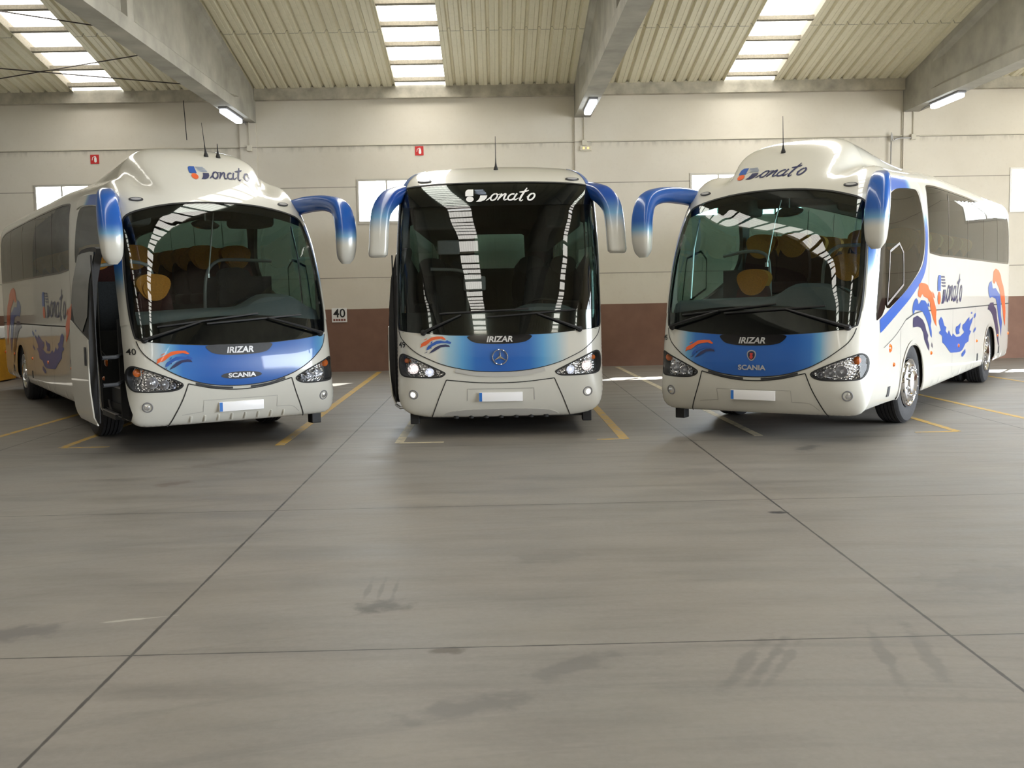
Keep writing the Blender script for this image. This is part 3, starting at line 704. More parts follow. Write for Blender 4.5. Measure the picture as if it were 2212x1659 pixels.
CE_FRONT = [(0, .235), (.85, .235), (1.1, .28), (1.2, .36), (1.235, .5), (1.245, .8), (1.24, 1.5), (1.23, 2.2), (1.205, 2.7), (1.185, 2.95), (1.15, 3.1), (1.09, 3.2), (1.02, 3.265), (.85, 3.315), (.5, 3.35), (0, 3.365)]
CE_REAR = [(0, .3), (1.18, .30), (1.235, .36), (1.245, .8), (1.24, 1.9), (1.225, 2.5), (1.2, 2.9), (1.15, 3.08), (1.05, 3.2), (.8, 3.30), (.4, 3.35), (0, 3.36)]

def mirror_loop(half):
    """closed loop from the x>=0 half, listed top centre to bottom centre"""
    h = list(half); return [p for p in h if p[0] > 1e-6 or True]+[(-x, z) for x, z in h[::-1] if x > 1e-6]
def grad_x(name, w0, w1, lift_=0.):
    def fn(g, c):
        a = g.m('ABSOLUTE', g.m('SUBTRACT', c[0], lift_)); t = g.step(a, w0, w1)
        return g.ramp(t, [(0, BLUE), (.45, (.035, .17, .52)), (.72, (.14, .38, .62)), (1, WHITE)])
    return paint(name, fn)
def grad_z(name, z0, z1, top=BLUE, sharp=True):
    return paint(name, lambda g, c: g.ramp(g.step(c[2], z0, z1), [(0, WHITE), (.5, (.16, .36, .58)), (1, top)]))

def wheel(parent, x, y, sg, steer=0., name='wheel', twin=False, rim=None):
    e = bpy.data.objects.new(name, None); e.empty_display_size = .2; link(e, parent); e.location = (x, y, .509); e.rotation_euler = (0, 0, steer)
    R, W = .505, .15
    pr = [(.30, -W+.03), (.33, -W+.01), (.42, -W-.005), (.475, -W+.005), (.497, -W+.03)]
    for k in range(5):
        c = -W+.06+k*.045; pr += [(R, c-.018), (R, c+.014), (R-.014, c+.017), (R-.014, c+.024)]
    pr += [(R, W-.06), (.497, W-.03), (.475, W-.005), (.42, W+.005), (.33, W-.01), (.30, W-.03), (.28, W-.05), (.28, -W+.05), (.30, -W+.03)]
    b = MB(); b.lathe([(r, h*sg) for r, h in pr], (0, 0, 0), (1, 0, 0), 48); b.build('tyre', M_TYRE, e, True, 30)
    if twin:
        b = MB(); b.lathe([(r, h*sg) for r, h in pr], (-.34*sg, 0, 0), (1, 0, 0), 40); b.build('inner_tyre', M_TYRE, e, True, 30)
    b = MB(); o = W*sg
    if twin: P = [(.305, -.01), (.295, .012), (.28, -.0), (.265, -.06), (.20, -.075), (.165, -.07), (.15, -.02), (.135, .02), (.09, .035), (.0, .04)]
    else: P = [(.305, -.01), (.295, .015), (.28, .01), (.262, -.015), (.235, .02), (.20, .035), (.165, .035), (.15, .06), (.12, .075), (.06, .085), (.0, .088)]
    b.lathe([(r, o+h*sg) for r, h in P], (0, 0, 0), (1, 0, 0), 40); r_ = b.build('rim', rim or M_CHROME, e, True, 28)
    hh = P[6][1]
    for nm, nn, pr_, rr, xx, mm in (('wheel_nut', 10, [(.017, 0), (.017, .02*sg), (.010, .028*sg), (.0, .03*sg)], .183, o+hh*sg, M_STEEL), ('vent_hole', 8, [(.0, .002*sg), (.028, .002*sg), (.03, 0)], .232, o+.012*sg if not twin else o-.055*sg, M_BLACK)):
        b = MB(); b.lathe(pr_, (0, 0, 0), (1, 0, 0), 10); q = b.build(nm, mm, r_, True)
        for k in range(nn):
            if k: q = dup(q, r_)
            a = 2*PI*(k+.5)/nn; q.location = (xx, rr*math.cos(a), rr*math.sin(a))
    b = MB(); b.lathe([(.0, -.12*sg), (.27, -.12*sg), (.27, -.02*sg), (.24, -.0)], (0, 0, 0), (1, 0, 0), 24); b.build('brake_drum', M_BLACK, e, True)
    return e

def seat(parent, x, y, z, mh, mb, head=True, s=1., round_=True):
    """one cabin seat: cushion, backrest, headrest"""
    e = bpy.data.objects.new('cabin_seat', None); e.empty_display_size = .2; link(e, parent); e.location = (x, y, z)
    b = MB(); b.box(-.22, .22, -.25, .22, .32, .47, .05); b.build('cushion', mb, e, True)
    b = MB(); bk = [(.17, .4), (.23, .8), (.27, 1.0)]
    V = []
    for yy, zz in bk: pass
    b.prism(chaikin([(-.22, .38), (.22, .38), (.225, .8), (.15, .98), (-.15, .98), (-.225, .8)], 2), lambda u, v, d: (u, .14+.12*(v-.4)+d, v), .12); b.build('backrest', mb, e, True, 45)
    if head:
        b = MB()
        if round_: prof = chaikin([(-.10, .80), (.10, .80), (.215, .98), (.205, 1.08), (.10, 1.135), (-.10, 1.135), (-.205, 1.08), (-.215, .98)], 2)
        else: prof = chaikin([(-.17, .85), (.17, .85), (.18, 1.1), (-.18, 1.1)], 2)
        b.prism(prof, lambda u, v, d: (u, .13+.12*(v-.4)+d-.02*math.cos(u*6), v), .15); h = b.build('headrest', mh, e, True, 45)
        if round_:
            b = MB(); b.prism(chaikin([(-.08, .80), (.08, .80), (.15, .95), (.10, 1.05), (-.10, 1.05), (-.15, .95)], 2), lambda u, v, d: (u, .10+.12*(v-.4)+d, v), .05); b.build('head_pad', mh, h, True, 45)
    return e
def copy_part(o, parent, loc):
    c = dup(o, parent, loc)
    for ch in list(o.children):
        d = dup(ch, c)
        for g in list(ch.children): dup(g, d)
    return c

def shell(S, root, fr_holes, side_holes, arches, rear_hole=None, door=None, zb=-49.4, zt=47.8, step=.06, steps_y=26):
    """white outer skin (front, both sides, roof, tail) as one mesh, plus the cabin lining"""
    tb, ts = math.radians(zb), math.radians(zt); V, Fc, N, LV, LF = [], [], [], [], []
    def add(P, T, n): o = sum(map(len, V)); V.append(P); N.append(n); Fc.extend(tuple(int(i)+o for i in t) for t in T)
    def addl(P, T): o = sum(map(len, LV)); LV.append(P); LF.extend(tuple(int(i)+o for i in t)[::-1] for t in T)
    tau = np.unique(np.concatenate([np.linspace(-PI/2, tb, 24), np.linspace(tb, ts, 64), np.linspace(ts, PI/2, 44)]))
    Rr = np.interp(tau, S.tt, S.Rf); ox, oz = Rr*np.cos(tau), S.zc+Rr*np.sin(tau); ye = np.interp(tau, S.tt, S.ye)
    half = np.stack([ox, oz], 1); half[0, 0] = half[-1, 0] = 0; loop = np.concatenate([half, (half*[-1, 1])[1:-1][::-1]])
    if door:
        z0, z1, yb_ = door; lo = []
        for x, z in loop:
            if x < -.3 and z0 < z < z1: x, z = x*.974, S.zc+(z-S.zc)*.974
            lo.append((x, z))
        loop_f = np.array(lo)
    else: loop_f = loop
    ex = np.concatenate([(loop-[0, S.zc])*r+[0, S.zc] for r in (.90, .94, .965, .98, .99, .9955, .9985)])
    add(*lift(*tri2d([loop_f]+fr_holes, step, rs=False, extra=ex, keep=lambda G: S.rho(G[:, 0], G[:, 1]) < .88), front_map(S)))
    yt = lambda t, v: np.interp(t, S.tt, S.ye)+(S.L-np.interp(t, S.tt, S.ye))*v
    vv = np.concatenate([np.linspace(0, .3, steps_y//2, endpoint=False), np.linspace(.3, .93, steps_y//2, endpoint=False), np.linspace(.93, 1, 9)])
    kt = (tau >= tb-1e-9) & (tau <= ts+1e-9); tk = tau[kt]
    def O(t, y): r = S.R(t, y); return np.stack([r*np.cos(t), y, S.zc+r*np.sin(t)], -1)
    fr = O(tk, yt(tk, 0.))[:, 1:]; top = O(np.full(len(vv), ts), yt(ts, vv))[:, 1:]; rear = O(tk, np.full(len(tk), S.L))[:, 1:]; bot = O(np.full(len(vv), tb), yt(tb, vv))[:, 1:][::-1]
    bl = [tuple(p) for p in bot[1:-1]]
    for yc, hw, zt_ in arches:
        zb_ = float(np.interp(yc, bot[::-1][:, 0], bot[::-1][:, 1])); arc = [(yc+hw*math.copysign(abs(math.cos(a))**.8, math.cos(a)), zb_+(zt_-zb_)*math.sin(a)**.8) for a in np.linspace(0, PI, 26)]
        bl = [p for p in bl if abs(p[0]-yc) > hw+.03]; i = next((k for k, p in enumerate(bl) if p[0] < yc), len(bl)); bl[i:i] = arc
    for sg in (1, -1):
        f_ = fr
        if door and sg < 0:
            kk = (fr[:, 1] > z0) & (fr[:, 1] < z1); i0, i1 = np.where(kk)[0][[0, -1]]
            f_ = np.concatenate([fr[:i0], resample([fr[i0-1], (yb_, z0), (yb_, z1), fr[i1+1]], .12)[1:-1][:0], np.array([(yb_, z0+.0), (yb_, (z0+z1)/2), (yb_, z1)]), fr[i1+1:]])
        sl = np.concatenate([f_, top[1:], rear[::-1][1:], np.array(bl)])
        hs = [h for h in side_holes[sg]]
        P2, T = tri2d([sl]+[resample(h, .08) for h in hs], .09, rs=False, stepx=.22)
        P, T2, n = lift(P2, T, side_map(S, sg)); add(P, T2, n)
        Pl, Tl, _ = lift(P2, T, side_map(S, sg), -.05); k = P2[Tl].mean(1)[:, 0] > np.interp(P2[Tl].mean(1)[:, 1], oz[kt], ye[kt])+.12; addl(Pl, Tl[k])
    tr = tau[tau >= ts-1e-9]; tr = np.concatenate([tr, (PI-tr[::-1])[1:]]); A = np.where(tr > PI/2, PI-tr, tr)
    G = np.stack([O(A, yt(A, v)) for v in vv]); G[:, :, 0] *= np.where(tr > PI/2, -1, 1)[None]
    m_, n_ = G.shape[:2]; P = G.reshape(-1, 3); T = [(i*n_+j, i*n_+j+1, (i+1)*n_+j+1, (i+1)*n_+j) for i in range(m_-1) for j in range(n_-1)]
    du = np.gradient(G, axis=0); dv = np.gradient(G, axis=1); nn = np.cross(du, dv).reshape(-1, 3); nn /= np.maximum(np.linalg.norm(nn, axis=1)[:, None], 1e-9); nn[nn[:, 2] < 0] *= -1
    add(P, [t[::-1] for t in T], nn); Pl = P-nn*.06; k0 = 4*n_; addl(Pl, [t[::-1] for t in T if t[0] >= k0])
    rl = O(tau, np.full(len(tau), S.L)); rl = rl[:, [0, 2]]; rl[0, 0] = rl[-1, 0] = 0; lp = np.concatenate([rl, (rl*[-1, 1])[1:-1][::-1]])
    rm = lambda x, z: (np.stack([x, np.full(x.shape, S.L), z], 1), np.tile([0., 1, 0], (len(x), 1)))
    P2, T = tri2d([lp]+([np.array(rear_hole)] if rear_hole else []), .3, rs=False); add(*lift(P2, T, rm)); Pl, Tl, _ = lift(P2, T, rm, -.05); addl(Pl, Tl)
    body = mesh_obj('body_shell', np.concatenate(V), Fc, M_WHITE, root, True, np.concatenate(N))
    mesh_obj('cabin_lining', np.concatenate(LV), LF, M_LINER, root, True)
    return body

def headlight(root, S, fm, poly, sg, lamps, lit, inds):
    lp = chaikin([(sg*x, z) for x, z in poly], 2); h = slab('headlight', lp, fm, .05, M_FACET, root, -.075, .012)
    A = resample(lp, .03); P0, N0 = fm(A[:, 0], A[:, 1]); n = len(A); V = np.concatenate([P0-N0*.002, P0-N0*.08])
    o = mesh_obj('bezel', V, [(i, (i+1) % n, (i+1) % n+n, i+n) for i in range(n)], M_DGREY, h, True)
    ribbons('seal', [[tuple(p) for p in np.concatenate([A, A[:1]])]], .016, fm, M_SEAM, h, .003)
    patch('lens', [lp], fm, .05, M_LENS, h, .001)
    for i, (x, z, r) in enumerate(lamps):
        p, nn = fm(np.array([sg*x]), np.array([z])); p = p[0]-nn[0]*.072; ax = Vector((nn[0][0]*.3, -1, nn[0][2]*.3)).normalized()
        b = MB(); b.lathe([(.0, .0), (r*.45, .006), (r*.8, .025), (r, .052), (r*1.04, .055), (r*1.02, .03)], p, ax, 24); b.build('reflector', M_FACET if lit else M_CHROME, h, True)
        b = MB(); b.lathe([(.0, .045), (r*.2, .042), (r*.36, .028), (r*.38, .005)], p, ax, 16)
        b.build('bulb', emis('emissive_warm_bulb', (1, .80, .74), 2.0) if lit and i == 0 else (emis('emissive_white_bulb', (.86, .9, 1), 1.3) if lit else mat('glass_bulb', (.75, .78, .85), .05, .6)), h, True)
    for x, z, r in inds:
        p, nn = fm(np.array([sg*x]), np.array([z])); p = p[0]-nn[0]*.055
        b = MB(); b.lathe([(.0, .02), (r*.6, .016), (r, .0)], p, Vector((0, -1, .1)), 16); b.build('indicator_bulb', M_AMBER, h, True)
    return h
def fog(root, fm, x, z, lit):
    p, n = fm(np.array([x]), np.array([z])); p, n = p[0], n[0]; ax = Vector(n)
    b = MB(); b.lathe([(.046, .004), (.055, .004), (.06, -.004)], p, ax, 28); b.lathe([(.046, .004), (.044, -.03), (.04, -.045)], p, ax, 28); h = b.build('fog_lamp', M_GREY, root, True)
    b = MB(); b.lathe([(.0, .006), (.02, .004), (.034, -.002), (.037, -.008)], p, Vector((n[0]*.3, -1, -.1)), 24)
    b.build('lamp_glass', emis('emissive_fog_lamp', (.95, .96, 1), 1.4) if lit else mat('bright_lamp_glass', (.85, .87, .9), .06, .9), h, True)
def marker(root, fm, x, z, rx=.075, rz=.022):
    L = [(x+rx*math.cos(a), z+rz*math.sin(a)) for a in np.linspace(0, 2*PI, 28, endpoint=False)]
    o = slab('marker_lamp', L, fm, .02, M_DGREY, root, .01, .012); L2 = [(x+(q[0]-x)*.72, z+(q[1]-z)*.6) for q in L]
    slab('lens', L2, fm, .02, mat('marker_lens', (.75, .76, .8), .1, .5), o, .014, .006)
def plate(root, S, x, z, lean=0.):
    y = float(S.F(x, z))-.028; b = MB(); b.box(-.26, .26, 0, .012, -.055, .055, .004); o = b.build('number_plate', M_PLATE, root, True); o.location = (x, y, z); o.rotation_euler = (lean, 0, 0)
    b = MB(); b.box(-.256, -.222, -.0015, .001, -.051, .051); b.build('blue_strip', M_EUB, o)
def wiper(root, fm, piv, elbow, a, b_, sg):
    q = lambda p, off: tuple((lambda P, N: P[0]+N[0]*off)(*fm(np.array([sg*p[0]]), np.array([p[1]]))))
    m = MB(); m.lathe([(.035, -.01), (.035, .03), (.02, .05), (.0, .052)], q(piv, 0), Vector((0, -1, .2)), 14)
    m.tube([q((piv[0]+(elbow[0]-piv[0])*t, piv[1]+(elbow[1]-piv[1])*t), .045+.02*math.sin(t*PI)) for t in np.linspace(0, 1, 7)], [.018, .017, .015, .013, .012, .011, .010], 8)
    o = m.build('wiper', M_BLACK, root, True)
    m = MB(); m.tube([q((a[0]+(b_[0]-a[0])*t, a[1]+(b_[1]-a[1])*t), .022) for t in np.linspace(0, 1, 12)], .011, 6); m.build('blade', M_BLACK, o, True)
def antenna(root, p, h, lean):
    b = MB(); b.lathe([(.03, -.01), (.028, .01), (.014, .05), (.008, .09), (.005, .16), (.003, h)], p, Vector(lean), 10); b.build('antenna', M_BLACK, root, True)

def polys(name, loops, fm, m, root, off=.003, st=.12, sx=0., sz=0.):
    for l in loops:
        P, T, n = lift(*tri2d([[(a+sx, b_+sz) for a, b_ in l]], st), fm, off); o = mesh_obj(name, P, T, m, root, True, n)
    return o
FO = [[(-0.939,1.084),(-0.927,1.12),(-0.93,1.128),(-0.908,1.145),(-0.848,1.177),(-0.803,1.206),(-0.737,1.216),(-0.671,1.214),(-0.632,1.181),(-0.647,1.174),(-0.694,1.189),(-0.76,1.18),(-0.812,1.162),(-0.849,1.13),(-0.879,1.109),(-0.909,1.102)], [(-0.896,1.176),(-0.859,1.196),(-0.857,1.188),(-0.889,1.173)]]
FB = [[(-0.867,1.054),(-0.857,1.087),(-0.842,1.108),(-0.79,1.14),(-0.746,1.165),(-0.694,1.168),(-0.644,1.156),(-0.621,1.17),(-0.571,1.144),(-0.582,1.124),(-0.629,1.138),(-0.688,1.139),(-0.747,1.125),(-0.806,1.094),(-0.836,1.065)], [(-0.82,1.136),(-0.801,1.159),(-0.79,1.162),(-0.801,1.137)]]
FN = [[(-0.837,1.014),(-0.807,1.05),(-0.755,1.093),(-0.696,1.117),(-0.637,1.121),(-0.601,1.112),(-0.585,1.09),(-0.645,1.095),(-0.696,1.088),(-0.733,1.064),(-0.778,1.039)], [(-0.892,1.021),(-0.855,1.042),(-0.857,1.033),(-0.889,1.018)], [(-0.821,1.083),(-0.806,1.088),(-0.803,1.079),(-0.817,1.076)]]
SD = {
 'orange': [[(2.57,1.72),(2.72,1.74),(2.95,1.73),(3.11,1.71),(3.22,1.65),(3.38,1.61),(3.5,1.52),(3.64,1.42),(3.7,1.36),(3.68,1.27),(3.73,1.15),(3.6,1.2),(3.46,1.29),(3.31,1.4),(3.28,1.48),(3.12,1.54),(2.91,1.56),(2.8,1.6),(2.68,1.55),(2.56,1.57),(2.53,1.61),(2.6,1.67)], [(3.41,1.63),(3.52,1.59),(3.59,1.53),(3.52,1.54),(3.45,1.58)], [(8.66,1.92),(8.89,1.97),(9.24,1.94),(9.51,1.85),(9.62,1.75),(9.85,1.66),(10.03,1.5),(10.1,1.34),(10.18,1.19),(10.17,0.9),(10.01,1.0),(9.86,1.19),(9.56,1.45),(9.39,1.6),(9.12,1.69),(8.92,1.76),(8.78,1.7),(8.59,1.74)]],
 'blue': [[(2.44,1.55),(2.54,1.52),(2.56,1.47),(2.67,1.49),(2.73,1.52),(2.96,1.51),(3.1,1.46),(3.18,1.39),(3.32,1.32),(3.38,1.23),(3.33,1.17),(3.41,1.1),(3.42,1.01),(3.34,1.04),(3.25,1.14),(3.14,1.22),(3.0,1.3),(2.82,1.37),(2.67,1.39),(2.38,1.4),(2.28,1.35),(2.23,1.41),(2.28,1.49),(2.37,1.53)], [(3.15,1.48),(3.24,1.45),(3.24,1.42),(3.12,1.44)], [(8.22,1.72),(8.44,1.76),(8.6,1.62),(8.94,1.63),(9.19,1.56),(9.45,1.51),(9.57,1.35),(9.6,1.15),(9.76,1.0),(9.66,0.74),(9.53,0.93),(9.3,1.12),(9.12,1.33),(8.96,1.44),(8.53,1.48),(8.3,1.46),(8.15,1.54),(8.08,1.64)]],
 'navy': [[(2.29,1.31),(2.52,1.33),(2.83,1.27),(2.98,1.2),(3.07,1.12),(3.2,1.05),(3.15,1.0),(3.27,0.92),(3.26,0.84),(3.11,0.92),(2.95,1.01),(2.89,1.1),(2.73,1.17),(2.53,1.19),(2.29,1.19),(2.27,1.25)], [(3.42,0.95),(3.47,0.92),(3.49,0.86),(3.42,0.9)], [(8.35,1.38),(8.73,1.38),(8.73,1.33),(9.04,1.25),(9.15,1.09),(9.39,0.86),(9.36,0.69),(9.53,0.55),(9.31,0.63),(9.09,0.83),(8.87,1.01),(8.61,1.17),(8.32,1.25),(8.09,1.27),(8.13,1.32)]],
 'splash': [[(4.03,1.27),(4.15,1.23),(4.21,1.18),(4.27,1.14),(4.43,1.11),(4.37,1.06),(4.53,1.01),(4.62,1.06),(4.75,0.99),(4.85,0.96),(4.94,1.0),(5.18,0.94),(5.52,0.93),(5.87,0.98),(5.69,1.04),(5.72,1.1),(5.93,1.12),(6.07,1.16),(6.29,1.2),(6.3,1.14),(6.64,1.19),(6.53,1.11),(6.38,1.05),(6.31,0.99),(6.48,0.97),(6.28,0.9),(6.25,0.82),(5.96,0.8),(5.75,0.72),(5.54,0.7),(5.2,0.71),(4.77,0.73),(4.55,0.8),(4.29,0.88),(4.14,0.91),(4.14,1.0),(3.93,1.04),(3.92,1.07),(4.04,1.08),(3.92,1.17),(3.88,1.22)], [(5.17,1.09),(5.37,1.1),(5.54,1.14),(5.51,1.07),(5.41,1.02),(5.48,0.98),(5.31,0.97),(5.18,0.98),(5.14,1.05)], [(6.43,1.27),(6.55,1.27),(6.55,1.24),(6.44,1.24)], [(6.71,1.22),(6.89,1.25),(6.87,1.19),(6.72,1.16)], [(6.7,0.98),(6.89,1.02),(6.9,0.97),(6.66,0.93)], [(5.65,0.66),(5.97,0.72),(6.01,0.66),(5.76,0.61),(5.66,0.62)]]}

def chart_band(S, z0, z1, sg, gl, ri=None, ro=.9995):
    """strip between the windscreen edge and the corner, as a loop in the front chart"""
    out, inn = [], []
    for z in np.linspace(z0, z1, 30):
        t = math.atan2(z-S.zc, 1.2)
        for _ in range(20): t = math.asin(max(-1, min(1, (z-S.zc)/float(np.interp(t, S.tt, S.Rf)))))
        R = float(np.interp(t, S.tt, S.Rf)); out.append((sg*ro*R*math.cos(t), S.zc+ro*R*math.sin(t)))
        inn.append((sg*float(np.interp(z, [p[1] for p in gl], [p[0] for p in gl])), z))
    return out+inn[::-1]
def band_grid(name, S, zs, inner, m, root, sg, off=.004, n=14, ro=.9998):
    """strip from an inner edge x = inner(z-row) to the outline, dense where the skin turns the corner"""
    X = []
    for t, xi in zs:
        R = float(np.interp(t, S.tt, S.Rf)); c, s_ = math.cos(t), math.sin(t); ri = min(.99, float(xi(R*c, S.zc+R*s_)))
        for k in range(n): r = 1-(1-ri)*(1-k/(n-1))**2.2; r = min(r, ro); X.append((sg*r*R*c, S.zc+r*R*s_))
    Q = np.array(X); P, N = front_map(S)(Q[:, 0], Q[:, 1]); K = len(zs); P = P+N*off
    F_ = np.array([(i*n+j, i*n+j+1, (i+1)*n+j+1, (i+1)*n+j) for i in range(K-1) for j in range(n-1)])
    fl = (np.cross(P[F_[:, 1]]-P[F_[:, 0]], P[F_[:, 3]]-P[F_[:, 0]])*N[F_[:, 0]]).sum(1) < 0; F_[fl] = F_[fl][:, ::-1]
    return mesh_obj(name, P, F_, m, root, True, N)
def rail(root, name, pts, r=.022):
    b = MB(); b.tube(smooth_path(pts, 6), r, 10); return b.build(name, mat('grey_rail_coating', (.42, .42, .42), .35), root, True)
def steering(root, x, y, z):
    e = bpy.data.objects.new('steering_wheel', None); e.empty_display_size = .2; link(e, root); e.location = (x, y, z); e.rotation_euler = (math.radians(-28), 0, 0)
    b = MB(); b.tube([(.23*math.cos(a), .23*math.sin(a), 0) for a in np.linspace(0, 2*PI, 32, endpoint=False)], .017, 8, True); b.build('rim', M_BLACK, e, True)
    b = MB(); b.lathe([(.0, .02), (.06, .015), (.075, -.01), (.04, -.04), (.035, -.4)], (0, 0, 0), (0, 0, 1), 16)
    for a in (.3, PI-.3, -PI/2): b.tube([(0, 0, -.01), (.22*math.cos(a), .22*math.sin(a), 0)], .013, 6)
    b.build('hub', M_DGREY, e, True)
def door_leaf(root, X, y0, y1, sg, glass_low, th=.07):
    """swung-out plug door: curved leaf standing off the body side"""
    xs = [(.33, .0), (.45, .055), (.8, .085), (1.4, .075), (1.9, .03), (2.30, -.06)]; zz = [a for a, _ in xs]; xx = [b_ for _, b_ in xs]
    def fm(off):
        def fn(y, z):
            x = X+np.interp(z, zz, xx)+off; return np.stack([sg*x, y, z], 1), np.tile([float(sg), 0, 0], (len(y), 1))
        return fn
    lp = chaikin([(y0, .36), (y1-.1, .36), (y1, .50), (y1, 2.2), (y1-.06, 2.30), (y0+.06, 2.30), (y0, 2.22)], 2)
    d = slab('door', lp, fm(0), .12, M_BLACK, root, 0, th)
    low = [(y0+.02, .37), (y1-.1, .37), (y1-.015, .50), (y1-.015, glass_low[1]), (y0+.02, glass_low[0])]
    slab('lower_panel', low, fm(0), .1, M_WHITE, d, .012, .014)
    gl = chaikin([(y0+.05, glass_low[0]+.03), (y1-.05, glass_low[1]+.03), (y1-.05, 2.2), (y1-.1, 2.25), (y0+.1, 2.25), (y0+.05, 2.2)], 1)
    slab('door_glass', gl, fm(0), .1, mat('dark_door_glass', (.012, .016, .018), .03, coat=.5), d, .012, .014)
    b = MB(); b.box(sg*(X+.012)-.006, sg*(X+.012)+.006, y0-.035, y0+.012, .40, 2.2, .004); b.build('edge_seal', M_BLACK, d)
    b = MB(); b.box(sg*(X+.10)-.006, sg*(X+.10)+.006, y0+.10, y0+.17, 1.02, 1.22, .005); b.build('handle', M_DGREY, d, True)
    for z in (1.10, .80):
        b = MB(); b.tube([(sg*(X-.05), y0+.05, z), (sg*(X-.2), y0+.1, z), (sg*1.15, y0+.55, z)], .022, 8); b.build('support_arm', M_DGREY, d, True)
    return d

PB_GLASS = [(0, 2.845), (.3, 2.836), (.62, 2.80), (.88, 2.735), (1.0, 2.69), (1.06, 2.63), (1.09, 2.5), (1.115, 2.2), (1.13, 1.95), (1.135, 1.6), (1.12, 1.4), (1.095, 1.26), (.75, 1.215), (.4, 1.19), (0, 1.175)]
PB_HEAD = [(.655, .785), (.66, .745), (.73, .708), (.86, .70), (1.10, .705), (1.165, .72), (1.20, .79), (1.207, .90), (1.19, .965), (1.155, .99), (1.11, .978), (.90, .895)]
PB_BLUE = [(0, 1.178), (.4, 1.193), (.75, 1.218), (1.095, 1.262), (1.07, 1.18), (1.02, 1.10), (.93, 1.02), (.83, .945), (.72, .88), (.6, .825), (.42, .768), (.22, .735), (0, .724)]
DRV_WIN = [(.80, 1.40), (.82, 1.9), (.90, 2.35), (1.02, 2.58), (1.25, 2.74), (1.6, 2.84), (2.0, 2.89), (2.52, 2.91), (2.72, 2.89), (2.84, 2.68), (2.96, 2.38), (2.92, 2.15), (2.80, 2.0), (2.54, 1.86), (2.0, 1.68), (1.5, 1.55)]
MAIN_WIN = [(3.24, 2.11), (6.0, 2.10), (10.35, 2.07), (10.48, 2.10), (10.52, 2.3), (10.50, 2.6), (10.40, 2.86), (10.15, 2.95), (9.6, 3.0), (6.4, 3.03), (3.9, 3.02), (3.3, 3.0), (3.18, 2.97), (3.18, 2.6), (3.22, 2.2)]
FRONT_WIN = [(1.05, 2.33), (1.05, 2.55), (1.25, 2.74), (1.6, 2.84), (2.0, 2.88), (2.45, 2.90), (2.62, 2.88), (2.72, 2.68), (2.80, 2.38), (2.78, 2.16), (1.7, 2.16), (1.7, 2.33)]
DOORWAY = [(.85, .42), (1.66, .42), (1.66, 2.24), (.98, 2.24), (.90, 1.9), (.83, 1.4)]

